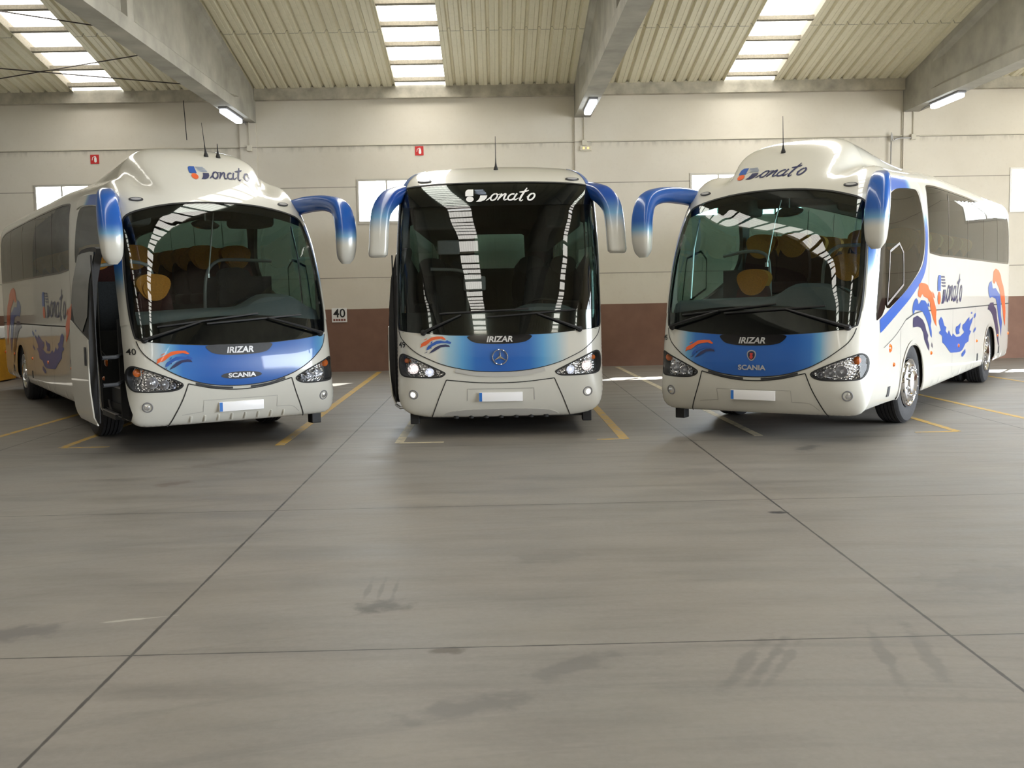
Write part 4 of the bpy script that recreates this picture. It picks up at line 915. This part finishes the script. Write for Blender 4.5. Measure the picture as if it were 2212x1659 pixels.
def coach_pb(name, label, loc, rz, cfg):
    S = cfg['S']; root = thing(name, label, 'coach', (loc[0], loc[1], 0), rz, 'parked coaches')
    fm = front_map(S); sm = {s: side_map(S, s) for s in (1, -1)}
    WF, WR = 2.30, 8.36
    gl = mirror_loop(PB_GLASS); gl = [tuple(p) for p in resample(chaikin(gl, 1), .06)]
    heads = [chaikin([(s*x, z) for x, z in PB_HEAD], 2) for s in (1, -1)]
    dw, mw = chaikin(DRV_WIN, 2), chaikin(MAIN_WIN, 1)
    sh = {1: [dw, mw], -1: [chaikin(FRONT_WIN, 1), mw]}
    if not cfg['door']: sh[-1] = [dw, mw]
    shell(S, root, [np.array(gl)]+[resample(h, .05) for h in heads], sh, [(WF, .62, .97), (WR, .62, .97)], door=(.42, 2.22, 1.66) if cfg['door'] else None)
    # windscreen: black printed border behind clear glass
    inner = [(x*.955, z) for x, z in gl]; zb_ = lambda x: 1.44+.08*math.cos(min(1, abs(x))*PI/2)
    inner = [(x, min(max(z, zb_(x)), 2.845-.10-.16*x*x)) for x, z in inner]
    patch('windscreen_border', [gl, chaikin(inner, 1)], fm, .07, M_BLACKGL, root, -.008)
    ws = patch('windscreen', [gl], fm, .06, M_WS, root, 0)
    ribbons('seal', [gl+gl[:1]], .018, fm, M_SEAM, ws, .003)
    # blue nose panel with lettering
    bl = mirror_loop(PB_BLUE); bp = patch('nose_panel', [bl], fm, .05, cfg['nose'], root, .004)
    lowc = [(-x, z) for x, z in PB_BLUE[3:][:-1]]+[(x, z) for x, z in PB_BLUE[3:][::-1]]
    ribbons('panel_gap', [[tuple(p) for p in smooth_path(lowc, 3)]], .010, fm, M_SEAM, bp, .006)
    tabp = chaikin([(-.40, 1.20), (-.37, 1.14), (-.29, 1.085), (0, 1.068), (.29, 1.085), (.37, 1.14), (.40, 1.20), (0, 1.19)], 2)
    tb = patch('badge_tab', [tabp], fm, .06, M_DGREY if cfg['door'] else M_BLACKGL, bp, .008)
    text_on('lettering', 'IRIZAR', fm, (-.155, 1.095), .31, M_SILVER, tb, .03, .22, .92, .012)
    if cfg['oval']:
        ov = patch('badge_oval', [[(.235*math.cos(a), .842+.042*math.sin(a)) for a in np.linspace(0, 2*PI, 32, endpoint=False)]], fm, .05, M_DGREY, bp, .008)
        text_on('lettering', 'SCANIA', fm, (-.155, .818), .32, M_SILVER, ov, .035, 0, .75, .013)
    else:
        text_on('lettering', 'SCANIA', fm, (-.155, .80), .32, M_SILVER, bp, .035, 0, .85, .012)
        shp = chaikin([(-.055, 1.005), (0, 1.03), (.055, 1.005), (.05, .94), (0, .89), (-.05, .94)], 2)
        em = patch('crest', [shp], fm, .03, mat('crest_border', (.55, .55, .56), .3, .7), bp, .008)
        patch('crest_field', [[(x*.78, .962+(z-.962)*.78) for x, z in shp]], fm, .03, mat('crest_navy', (.02, .025, .06), .3), em, .011)
        polys('crest_mark', [[(-.02, .99), (.02, .99), (.012, .965), (.022, .945), (0, .92), (-.022, .945), (-.012, .965)]], fm, mat('crest_red', (.55, .05, .04), .4), em, .014)
    dx, dz = cfg['stroke']
    polys('orange_stroke', [[((x+.78)*1.15-.78, (z-1.12)*1.05+1.12) for x, z in l] for l in FO], fm, M_DORANGE, bp, .010, .05, dx, dz)
    polys('blue_stroke', FB, fm, M_DBLUE, bp, .0095, .05, dx-.01, dz-.01); polys('navy_stroke', FN, fm, M_DNAVY, bp, .010, .05, dx, dz)
    # slot below the nose panel
    sl_ = [tuple(p) for p in smooth_path([(-.52, .775), (-.3, .722), (0, .70), (.3, .722), (.52, .775)], 6)]
    ribbons('nose_slot', [([p for p in sl_ if p[0] < -.06], .022), ([p for p in sl_ if p[0] > .06], .022)], .02, fm, M_DGREY, root, .004)
    # pillar paint
    glr = [p for p in PB_GLASS if p[0] > 1.0][::-1]; glz = sorted([(x+.012, z) for x, z in glr], key=lambda q: q[1])
    for s in (1, -1): band_grid('pillar_paint', S, [(t, lambda x, zz: float(np.interp(zz, [q[1] for q in glz], [q[0] for q in glz]))/x+.004) for t in np.linspace(math.atan2(1.42-S.zc, 1.24), math.atan2(2.66-S.zc, 1.19), 30)], None, M_PILLAR, root, s, ro=.974 if (cfg['door'] and s < 0) else .9998)
    # bumper seams, plate, lamps
    sm_ = [tuple(p) for p in smooth_path([(-.60, .775), (-.3, .705), (0, .680), (.3, .705), (.60, .775)], 5)]
    ribbons('bumper_gap', [sm_]+[[tuple(p) for p in smooth_path([(s*.60, .775), (s*.645, .64), (s*.69, .53), (s*.80, .29)], 4)] for s in (1, -1)], .012, fm, M_SEAM, root, .004)
    if cfg['ribs']:
        for k in range(8):
            x = -.56+.155*k; b = MB(); (P, N) = fm(np.array([x, x]), np.array([.40, .335])); b.tube([P[0]-N[0]*.004, P[0]*.6+P[1]*.4+N[0]*.006, P[1]+N[1]*.004], .014, 8); b.build('bumper_rib', M_WHITE, root, True)
    ribbons('bumper_crease', [[(-.66, .42), (-.43, .445)], [(-.43, .445), (-.43, .575), (.43, .575), (.43, .445)], [tuple(p) for p in smooth_path([(.43, .445), (.62, .435), (.72, .36)], 4)]], .006, fm, mat('soft_crease', (.42, .41, .38), .6), root, .003)
    plate(root, S, 0., .512 if not cfg['door'] else .485)
    lamps = [(.99, .80, .062), (.86, .775, .05), (.765, .752, .034)]
    for s in (1, -1):
        headlight(root, S, fm, PB_HEAD, s, lamps, False, [(1.14, .915, .045)]); fog(root, fm, s*1.03, .532, cfg['fog'])
    for x, z in ((-.88, 2.862), (.86, 2.85)): marker(root, fm, x, z)
    for s in ((1,) if cfg['door'] else (-1,)):
        b = MB(); b.box(s*1.02-.06, s*1.02+.06, .36, .5, .17, .31, .01); b.build('tow_block', M_BLACK, root)
    text_on('fleet_number', cfg['num'], fm, (-1.19, 1.115), .085, M_BLACK, root, .01, 0, 1.1, .004)
    # roof pod lettering and aerials
    o, h, w = cfg['logo']; logo(fm, o, h, w, root, (M_DBLUE, M_DORANGE, M_LETBLUE, M_DSTEEL, M_LETBLUE))
    for (ax_, ay_, _), hh, ln in cfg['ant']:
        zs = np.linspace(3.0, 3.6, 121); az_ = float(np.interp(ay_, S.F(np.full(121, ax_), zs), zs)); antenna(root, (ax_, ay_, az_), hh, ln)
    # wipers
    wiper(root, fm, (-1.02, 1.27), (-.42, 1.45), (-.88, 1.41), (.25, 1.53), 1); wiper(root, fm, (-1.02, 1.27), (-.36, 1.47), (-.78, 1.50), (.35, 1.43), -1)
    # mirrors
    for s in (1, -1):
        loft('door_mirror', [(s*1.08, 1.10, 2.83), (s*1.19, .78, 2.86), (s*1.285, .42, 2.845), (s*1.335, .16, 2.76), (s*1.345, .05, 2.58), (s*1.34, .02, 2.35), (s*1.335, .03, 2.18), (s*1.335, .04, 2.10)],
             [(.09, .10), (.095, .10), (.10, .095), (.11, .10), (.122, .10), (.12, .10), (.10, .08), (.05, .03)], M_MIRR, root, 2.8, 20)
    # side glass, trim band, stripes
    for s in (1, -1):
        g_ = patch('side_window', [mw], sm[s], .12, M_SIDE, root, 0, stepx=.3)
        ribbons('window_joint', [[(y, 2.11), (y, 2.98)] for y in (4.55, 6.1, 7.6, 9.1)], .03, sm[s], M_BLACKGL, g_, .002)
        ribbons('seal', [mw+mw[:1]], .025, sm[s], M_BLACKGL, g_, .003, .1)
        fw = chaikin(FRONT_WIN, 1) if (s < 0 and cfg['door']) else dw
        if not (s < 0 and cfg['door']):
            patch('quarter_glass', [[(.50, 1.335), (.50, 1.5), (.52, 1.7), (.58, 1.95), (.68, 2.2), (.78, 2.35), (.86, 2.42), (.84, 1.9), (.83, 1.46), (.70, 1.385)]], sm[s], .04, M_BLACKGL, root, .006)
        f_ = patch('front_side_window', [fw], sm[s], .1, M_SIDE, root, 0)
        if not (s < 0 and cfg['door']):
            ribbons('window_surround', [[tuple(p) for p in smooth_path(BAND, 6)]], .15, sm[s], M_SURR, root, .004)
            ribbons('sliding_frame', [[tuple(p) for p in resample([(.95, 1.50), (1.75, 1.72), (1.75, 2.10), (1.55, 2.20), (1.1, 2.10)], .08)]+[(.95, 1.50)]], .03, sm[s], M_STEEL, f_, .004)
        else: ribbons('window_surround', [[tuple(p) for p in smooth_path(BAND[:6], 6)]], .13, sm[s], M_SURR, root, .004)
        wl = [(1.9, 1.30), (2.45, 1.365), (3.2, 1.375), (5, 1.36), (10.9, 1.325)]
        ribbons('waist_rail', [[tuple(p) for p in smooth_path(wl, 6)]], .018, sm[s], M_SEAM, root, .003)
        ribbons('panel_gap', [[tuple(p) for p in smooth_path([(.80, 1.02), (1.35, 1.13), (1.9, 1.30)], 6)], [(3.18, 2.12), (3.18, 1.39)], [(6.8, 1.34), (6.8, .36)], [(4.9, 1.34), (4.9, .36)], [(1.62, 1.2), (1.62, .36)]], .008, sm[s], M_SEAM, root, .003)
        ar = [(.66*math.cos(a), .36+.655*math.sin(a)**.8) for a in np.linspace(0, PI, 30)]
        for yc in (WF, WR): ribbons('wheel_arch_lip', [[(yc+a, z) for a, z in ar]], .05, sm[s], M_WHITE, root, .012)
        for k, m in (('orange', M_DORANGE), ('blue', M_DBLUE), ('navy', M_DNAVY), ('splash', M_DBLUE)): polys(k+('_brush_stroke' if k != 'splash' else ''), SD[k], sm[s], m, root, .004, .1)
        if s > 0: logo(sm[s], (3.76, 1.44), .40, 1.9, root, (M_DBLUE, M_DORANGE, M_LETBLUE, M_LETBLUE, M_LETBLUE))
        else: logo(sm[s], (5.65, 1.46), .40, 2.1, root, (M_DBLUE, M_DORANGE, M_LETBLUE, M_LETBLUE, M_LETBLUE), flip=-1)
        for y, z, r in ((1.10, 1.0, .05), (1.28, .80, .025), (3.39, .81, .025), (5.38, .80, .03), (7.0, .79, .025), (9.22, .78, .025), (10.6, .76, .03)):
            P, N = sm[s](np.array([y]), np.array([z])); b = MB(); b.lathe([(.0, .022), (r*.7, .018), (r, .004), (r, -.004)], P[0], Vector(N[0]), 16); b.build('side_marker', M_AMBER, root, True)
        for y, z in ((1.12, .50), (7.11, .52), (9.43, .51)):
            slab('flap_latch', [(y-.05, z-.06), (y+.05, z-.06), (y+.05, z+.06), (y-.05, z+.06)], sm[s], .05, M_DGREY, root, .006, .008)
    # chassis, wheels
    b = MB(); b.box(-1.12, 1.12, .45, 1.66, .34, .5); b.box(-.85, .85, 1.66, 10.6, .34, .5); b.box(-1.15, 1.15, 3.0, 7.6, .36, .46); b.box(-1.15, 1.15, 9.1, 10.8, .38, .46); b.build('underbody', M_BLACK, root)
    for yc in (WF, WR):
        for s in (1, -1):
            b = MB(); b.box(s*.70-.01, s*.70+.01, yc-.66, yc+.66, .34, 1.05); b.box(min(s*.7, s*1.2), max(s*.7, s*1.2), yc-.66, yc-.64, .36, 1.0); b.box(min(s*.7, s*1.2), max(s*.7, s*1.2), yc+.64, yc+.66, .36, 1.0); b.box(min(s*.7, s*1.2), max(s*.7, s*1.2), yc-.66, yc+.66, 1.0, 1.03); b.build('wheel_housing', M_BLACK, root)
            wheel(root, s*1.055, yc, s, cfg['steer'] if yc == WF else 0, twin=(yc == WR))
    for s in (1, -1):
        b = MB(); b.box(s*1.0-.17, s*1.0+.17, 1.62 if False else 2.98, 3.0, .22, .62); b.build('mud_flap', M_BLACK, root)
    cabin(root, S, cfg['door'], True)
    if cfg['door']:
        door_leaf(root, 1.52, cfg['door'][0], cfg['door'][1], -1, (1.30, 1.50))
        b = MB(); b.box(-1.22, -.45, .9, 1.62, .34, .40); b.box(-1.1, -.45, .9, 1.62, .40, .68); b.box(-.85, -.45, .9, 1.62, .68, .95); b.build('entry_step', M_DGREY, root)
        b = MB()
        for x, z in ((-1.2, .40), (-1.09, .68), (-.84, .95)): b.box(x-.02, x+.02, .9, 1.62, z-.005, z+.012)
        b.build('step_edge', M_STEEL, root)
        b = MB(); b.box(-1.2, -.45, .62, .66, .36, 1.5); b.box(-1.2, -.5, 1.68, 1.71, .4, 1.35); b.box(-.46, -.42, .9, 1.66, .95, 1.35); b.build('stairwell_panel', M_BLACK, root)
    return root

def cabin(root, S, door, pb):
    zf, rows = (1.32, (2.75, 3.55, 4.35, 5.15, 5.95, 6.75)) if pb else (1.12, (2.3, 3.1, 3.9, 4.7, 5.5))
    b = MB()
    if pb: b.box(-1.17, 1.17, 2.1, 10.9, zf-.12, zf); b.box(-.42, 1.17, .75, 2.1, .84, .95); b.box(-1.17, -.42, 1.66, 2.1, .84, .95)
    else: b.box(-1.17, 1.17, 2.0, S.L-.2, zf-.12, zf); b.box(-1.17, 1.17, .6, 2.0, .84, .95)
    if pb and not door: b.box(-1.17, -.42, .95, 1.66, .55, .62)
    b.build('cabin_floor', M_DGREY, root)
    # dashboard with instrument hump on the driver's side
    V = []; nx, prof = 25, [(.0, -.42), (.02, -.05), (.10, .03), (.30, .07), (.46, .03), (.50, -.10), (.50, -.62)]
    for i in range(nx):
        x = -1.08+2.16*i/(nx-1); hump = math.exp(-((x-.56)/.36)**4)*(.16 if pb else .10); base = (1.52 if pb else 1.40)+.02*math.cos(x*2)
        y0 = float(S.F(x, 1.42))+.06+ .02
        for d, h in prof: V.append((x, y0+d*(1.0-.25*abs(x)), base+h+(hump if d > .05 and h > -.2 else 0)))
    k = len(prof); Fc = [(i*k+j, i*k+j+1, (i+1)*k+j+1, (i+1)*k+j) for i in range(nx-1) for j in range(k-1)]
    m = MB(); m.add(V, Fc); m.build('dashboard', M_DASH, root, True, 50)
    b = MB(); b.box(-1.05, 1.05, .42, .9, .55, 1.12); b.build('front_bulkhead', M_BLACK, root)
    steering(root, .56, 1.18 if pb else .95, 1.62 if pb else 1.52)
    if pb:
        seat(root, .56, 1.68, .98, M_SEATG if door else M_SEATO, M_SEATG); seat(root, -.50 if door else -.62, 1.60 if door else 1.56, .90 if door else .82, M_SEATO, M_SEATR)
        p = seat(root, rows[0]*0-.93, rows[0], zf, M_SEATO, M_SEATR)
    else:
        seat(root, .56, 1.45, .95, M_SEATG, M_SEATG, round_=False); seat(root, -.66, 1.5, .85, M_SEATG, M_SEATG, round_=False)
        p = seat(root, -.93, rows[0], zf, mat('grey_headrest', (.05, .05, .055), .9), M_SEATG, round_=False)
    for y in rows:
        for x in (-.93, -.47, .47, .93):
            if (x, y) != (-.93, rows[0]): copy_part(p, root, (x, y, zf))
    if pb:
        rail(root, 'grab_rail', [(-1.12, 2.05, 2.14), (-.8, 2.0, 2.19), (-.58, 1.98, 2.17), (-.48, 1.97, 2.06), (-.46, 1.97, 1.7), (-.46, 1.97, 1.22)])
        rail(root, 'grab_rail', [(.20, 2.05, 1.22), (.20, 2.03, 1.75), (.24, 2.02, 2.05), (.36, 2.01, 2.19), (.55, 2.0, 2.22), (1.1, 2.0, 2.2)])
        b = MB(); b.box(-1.12, -.47, 2.02, 2.05, 1.2, 1.95, .01); b.build('partition', M_SEATG, root); b = MB(); b.box(.22, 1.12, 2.06, 2.09, 1.2, 2.0, .01); b.build('partition', M_SEATG, root)
        b = MB(); b.lathe([(.0, .05), (.10, .04), (.17, .0), (.155, -.02), (.0, -.03)], (.02, 1.25, 2.62), (0, -.35, 1), 28); b.lathe([(.012, 0), (.012, .25)], (.02, 1.25, 2.64), (0, 0, 1), 8); b.build('cabin_mirror', M_STEEL, root, True)
        b = MB(); b.tube([(.03, .93, 2.74), (-.02, .86, 2.5), (-.10, .80, 1.98)], .009, 6); b.lathe([(.0, 0), (.02, .0), (.018, .05), (.0, .055)], (-.10, .80, 1.96), (0, 0, 1), 10); b.build('blind_rod', M_STEEL, root, True)
        for s in (1, -1):
            b = MB(); b.tube([(s*1.04, 1.05, 2.6), (s*1.06, .9, 2.2), (s*1.07, .82, 1.6)], .012, 6); b.build('pillar_rod', M_STEEL, root, True)
        b = MB(); b.box(-1.0, -.55, 1.5, 2.0, 2.62, 2.86, .06); b.box(.5, 1.0, 1.5, 2.0, 2.62, 2.86, .06); b.box(-1.0, 1.0, 1.75, 2.0, 2.72, 2.9, .05); b.build('overhead_console', M_LINER, root, True)
    else:
        b = MB(); b.box(-1.1, -.5, 1.5, 9.5, 2.55, 2.85, .05); b.box(.62, 1.1, 1.5, 9.5, 2.55, 2.85, .05); b.build('luggage_rack', M_LINER, root, True)
        rail(root, 'grab_rail', [(-.42, 1.8, 1.1), (-.42, 1.8, 1.9), (-.5, 1.8, 2.02), (-.9, 1.8, 2.05)])
        for x, z in ((-.62, 2.30), (-.30, 1.84)):
            b = MB(); b.box(x-.14, x+.14, 1.0, 1.04, z-.09, z+.09, .02); b.build('sun_visor', M_GREY, root, True)
        b = MB(); b.lathe([(.0, .005), (.06, .003), (.062, 0)], (-.50, .62, 1.455), (0, -.3, 1), 20); b.build('dash_disc', M_DWHITE, root, True)

BAND = [(.86, 2.66), (1.12, 2.80), (1.55, 2.905), (2.0, 2.95), (2.55, 2.975), (2.80, 2.94), (2.92, 2.70), (3.045, 2.38), (3.01, 2.12), (2.88, 1.93), (2.59, 1.79), (2.03, 1.61), (1.5, 1.475), (.85, 1.315), (.62, 1.265)]
def surr(g, c):
    d = g.vm('LENGTH', g.comb(g.m('SUBTRACT', c[1], 2.75), g.m('SUBTRACT', c[2], 2.95), 0), (0, 0, 0))
    t = g.step(d, .30, .62); return g.ramp(t, [(0, WHITE), (.5, (.16, .36, .58)), (1, (.015, .11, .50))])
M_SURR = paint('window_surround_paint', surr)
M_PILLAR = grad_z('pillar_paint', 1.75, 2.15)
M_MIRR = grad_z('mirror_paint', 2.30, 2.54, (.012, .10, .42))

CE_GLASS = [(0, 3.052), (.6, 3.045), (1.0, 3.02), (1.135, 3.0), (1.16, 2.85), (1.175, 2.7), (1.195, 2.37), (1.215, 1.8), (1.218, 1.36), (1.20, 1.285), (1.05, 1.262), (.6, 1.222), (0, 1.203)]
CE_HEAD = [(.66, .79), (.65, .772), (.70, .735), (.80, .728), (1.07, .736), (1.17, .752), (1.20, .80), (1.21, .90), (1.195, .99), (1.16, 1.012), (1.11, 1.0)]
CE_BLUE = [(0, 1.205), (.6, 1.225), (1.05, 1.265), (1.20, 1.288), (1.175, 1.21), (1.10, 1.12), (.98, 1.02), (.83, .945), (.70, .89), (.52, .84), (.28, .80), (0, .788)]
def coach_century(name, label, loc, rz, cfg):
    S = cfg['S']; root = thing(name, label, 'coach', (loc[0], loc[1], 0), rz, 'parked coaches'); fm = front_map(S); sm = {s: side_map(S, s) for s in (1, -1)}
    WF, WR = 2.55, 7.9
    gl = [tuple(p) for p in resample(chaikin(mirror_loop(CE_GLASS), 1), .06)]; heads = [chaikin([(s*x, z) for x, z in CE_HEAD], 2) for s in (1, -1)]
    mw = chaikin([(1.9, 2.0), (10.0, 2.0), (10.1, 2.8), (1.9, 2.85)], 1); fw = chaikin([(.75, 1.5), (1.75, 1.9), (1.75, 2.75), (.85, 2.75)], 1)
    dwy = [(.85, .42), (1.66, .42), (1.66, 2.3), (.85, 2.3)]
    rh = [tuple(p) for p in resample([(-.45, 2.25), (.60, 2.25), (.64, 2.30), (.62, 2.96), (.56, 3.0), (-.40, 3.0), (-.46, 2.96), (-.49, 2.3)], .2)]
    shell(S, root, [np.array(gl)]+[resample(h, .05) for h in heads], {1: [fw, mw], -1: [dwy, mw]}, [(WF, .60, .97), (WR, .60, .97)], rh)
    b = MB(); b.add([(x, S.L-.01, z) for x, z in rh], [tuple(range(len(rh)))]); b.build('rear_window', M_SIDE, root)
    inn = [(x*.972, min(max(z, 1.50), 2.76)) for x, z in gl]
    patch('windscreen_border', [gl, inn], fm, .07, M_BLACKGL, root, -.008)
    ws = patch('windscreen', [gl], fm, .06, M_WS, root, 0); ribbons('seal', [gl+gl[:1]], .016, fm, M_SEAM, ws, .003)
    logo(fm, (-.375, 2.80), .155, .86, root, (M_DWHITE,)*3+(M_DSTEEL, M_DWHITE), .006)
    bp = patch('nose_panel', [mirror_loop(CE_BLUE)], fm, .05, cfg['nose'], root, .004)
    lowc = [(-x, z) for x, z in CE_BLUE[3:][:-1]]+[(x, z) for x, z in CE_BLUE[3:][::-1]]
    ribbons('panel_gap', [[tuple(p) for p in smooth_path(lowc, 3)]], .009, fm, M_SEAM, bp, .006)
    tb = patch('badge_tab', [chaikin([(-.40, 1.225), (-.36, 1.165), (-.27, 1.125), (0, 1.112), (.27, 1.125), (.36, 1.165), (.40, 1.225), (0, 1.215)], 2)], fm, .06, M_BLACKGL, bp, .008)
    text_on('lettering', 'IRIZAR', fm, (-.155, 1.137), .31, M_SILVER, tb, .03, .22, .92, .012)
    # three-pointed star in a ring
    P, N = fm(np.array([0.]), np.array([.962])); c = Vector(P[0])+Vector((0, -.014, 0)); R = .088; b = MB()
    b.tube([c+Vector((R*math.cos(a), 0, R*math.sin(a))) for a in np.linspace(0, 2*PI, 40, endpoint=False)], .007, 8, True)
    V = [c+Vector((0, -.012, 0))]; 
    for k in range(6):
        a = PI/2+k*PI/3; r = R if k % 2 == 0 else .016; V.append(c+Vector((r*math.cos(a), 0, r*math.sin(a))))
    b.add(V, [(0, 1+k, 1+(k+1) % 6) for k in range(6)]+[tuple(range(6, 0, -1))]); b.build('star_emblem', M_CHROME, bp, True, 20)
    for l, m in ((FO, M_DORANGE), (FB, M_DBLUE), (FN, M_DNAVY)): polys({id(FO): 'orange_stroke', id(FB): 'blue_stroke', id(FN): 'navy_stroke'}[id(l)], l, fm, m, bp, .010, .05)
    lip = [(-.52, .835), (-.28, .79), (0, .776), (.28, .79), (.52, .835)]; lp = [tuple(p) for p in smooth_path(lip, 6)]+[tuple(p) for p in smooth_path([(.535, .79), (.28, .742), (0, .73), (-.28, .742), (-.535, .79)], 6)]
    slab('nose_lip', lp, fm, .04, mat('grey_lip', (.50, .49, .46), .4), root, .012, .02)
    ribbons('bumper_gap', [[tuple(p) for p in smooth_path([(-.64, .70), (-.3, .665), (0, .655), (.3, .665), (.64, .70)], 5)]]+[[(s*.64, .70), (s*.74, .47), (s*.83, .24)] for s in (1, -1)], .011, fm, M_SEAM, root, .004)
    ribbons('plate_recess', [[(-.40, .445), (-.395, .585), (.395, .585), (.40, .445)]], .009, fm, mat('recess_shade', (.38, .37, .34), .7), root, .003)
    slab('chin_panel', chaikin([(-.72, .25), (-.62, .31), (-.4, .335), (0, .34), (.4, .335), (.62, .31), (.72, .25)], 1), fm, .06, mat('grey_chin', (.48, .47, .44), .45), root, .006, .01)
    b = MB()
    for k in range(7): (P, N) = fm(np.array([-.54+.18*k]), np.array([.25])); b.lathe([(.0, -.02), (.03, -.015), (.035, .03)], P[0]+np.array([0, .02, -.015]), (0, 0, 1), 12)
    b.box(-1.0, 1.0, .42, .6, .2, .3); b.build('lower_grille', M_BLACK, root)
    plate(root, S, 0, .487)
    for s in (1, -1):
        headlight(root, S, fm, CE_HEAD, s, [(1.055, .835, .062), (.845, .79, .052)], True, [(1.15, .93, .03)]); fog(root, fm, s*1.04, .527, True)
        b = MB(); b.box(s*1.05-.055, s*1.05+.055, .36, .5, .14, .30, .01); b.build('tow_block', M_BLACK, root)
    for x in (-.875, .93): marker(root, fm, x, 3.085, .085, .02)
    text_on('fleet_number', '49', fm, (-1.205, 1.085), .085, M_BLACK, root, .012, 0, 1.15, .004)
    antenna(root, (.0, float(S.F(0, 3.27)), 3.27), .42, (0, .05, 1))
    wiper(root, fm, (-.90, 1.26), (-.45, 1.46), (-.70, 1.48), (.35, 1.52), 1); wiper(root, fm, (-.95, 1.27), (-.45, 1.46), (-.90, 1.50), (.15, 1.43), -1)
    glz = sorted([(x+.010, z) for x, z in CE_GLASS if x > 1.1], key=lambda q: q[1])
    for s in (1, -1):
        band_grid('pillar_paint', S, [(t, lambda x, zz: float(np.interp(zz, [q[1] for q in glz], [q[0] for q in glz]))/x+.003) for t in np.linspace(math.atan2(1.95-S.zc, 1.235), math.atan2(2.99-S.zc, 1.18), 30)], None, grad_z('tall_pillar_paint', 2.0, 2.6), root, s)
        tt = np.linspace(math.asin((2.98-S.zc)/1.70), math.atan2(3.31-S.zc, .92), 16); pr = lambda t, r: (s*r*float(np.interp(t, S.tt, S.Rf))*math.cos(t), S.zc+r*float(np.interp(t, S.tt, S.Rf))*math.sin(t))
        band_grid('roof_edge_paint', S, [(t, (lambda k: lambda x, zz: .945+.045*k/15)(k)) for k, t in enumerate(tt)], None, mat('blue_coach_paint', BLUE, .28, coat=.6), root, s)
        loft('door_mirror', [(s*1.12, .85, 2.98), (s*1.20, .62, 2.93), (s*1.29, .44, 2.86), (s*1.375, .33, 2.72), (s*1.405, .29, 2.52), (s*1.42, .28, 2.30), (s*1.43, .28, 2.20), (s*1.43, .28, 2.165)],
             [(.10, .09), (.10, .095), (.105, .10), (.11, .10), (.112, .10), (.112, .10), (.110, .10), (.085, .07)], M_MIRC, root, 4., 24)
        patch('side_window', [mw], sm[s], .12, M_SIDE, root, 0, stepx=.3)
        if s > 0: patch('front_side_window', [fw], sm[s], .1, M_SIDE, root, 0)
        ribbons('waist_rail', [[(2.0, 1.33), (10.5, 1.30)]], .018, sm[s], M_SEAM, root, .003)
        ar = [(.64*math.cos(a), .36+.655*math.sin(a)**.8) for a in np.linspace(0, PI, 30)]
        for yc in (WF, WR): ribbons('wheel_arch_lip', [[(yc+a, z) for a, z in ar]], .05, sm[s], M_WHITE, root, .012)
    b = MB(); b.box(-1.12, 1.12, .45, 1.85, .33, .5); b.box(-.85, .85, 1.85, S.L-.3, .34, .5); b.box(-1.15, 1.15, 3.3, 7.2, .36, .46); b.build('underbody', M_BLACK, root)
    for yc in (WF, WR):
        for s in (1, -1):
            b = MB(); b.box(s*.70-.01, s*.70+.01, yc-.64, yc+.64, .34, 1.03); b.box(min(s*.7, s*1.2), max(s*.7, s*1.2), yc-.64, yc+.64, .98, 1.0); b.build('wheel_housing', M_BLACK, root)
            wheel(root, s*1.055, yc, s, 0, twin=(yc == WR))
    cabin(root, S, True, False)
    door_leaf(root, 1.285, .62, 1.45, -1, (1.32, 1.45), .12)
    b = MB(); b.tube([(-1.30, .60, .36), (-1.24, .5, .33), (-1.1, .48, .34)], .018, 8); b.build('door_hinge_rod', M_STEEL, root, True)
    return root
M_MIRC = grad_z('square_mirror_paint', 2.42, 2.86, (.012, .07, .34))

SPB = Surf(PB_PROF, PB_FRONT, PB_REAR, 11.1, bow=.075, cor=.47, n=6.6, groove=.16)
SPA = Surf(PB_TPROF, PB_TALL, PB_REAR, 11.1, bow=.075, cor=.47, n=6.6, groove=.16, gx=.77)
SCE = Surf(CE_PROF, CE_FRONT, CE_REAR, 10.85, bow=.055, cor=.36, n=8., m=.4, morph=(0., 1.5))
NOSE_C = grad_x('nose_paint_right', .42, .96, -.02)
NOSE_A = grad_x('nose_paint_left', .42, 1.18, .12)
NOSE_B = paint('nose_paint_middle', lambda g, c: g.ramp(g.step(g.m('ABSOLUTE', g.m('SUBTRACT', c[0], .03)), -.05, 1.0), [(0, BLUE), (.28, (.018, .14, .47)), (.5, (.09, .32, .60)), (.72, (.30, .50, .62)), (.9, WHITE)]))
coach_pb('coach', 'white and blue coach at left with open front door, number 40 and oval nose badge', (-2.90, 11.82), math.radians(31.5),
         dict(S=SPA, door=(.14, 1.22), nose=NOSE_A, oval=True, stroke=(.04, -.075), ribs=True, fog=False, num='40', steer=0., logo=((-.18, 3.14), .175, .76),
              ant=[((.14, 1.50, None), .42, (-.06, .12, 1)), ((.29, 1.50, None), .17, (0, .08, 1))]))
coach_century('coach', 'white and blue coach in the middle, star emblem, white lettering on windscreen, number 49', (.045, 12.2), 0., dict(S=SCE, nose=NOSE_B))
coach_pb('coach', 'white and blue coach at right with crest on its blue nose and orange headrests inside', (2.85, 11.52), math.radians(-33.8),
         dict(S=SPB, door=None, nose=NOSE_C, oval=False, stroke=(.15, -.09), ribs=False, fog=False, num='46', steer=math.radians(-4), logo=((-.53, 3.0), .16, .86),
              ant=[((-.09, 1.36, None), .44, (-.05, .10, 1))]))
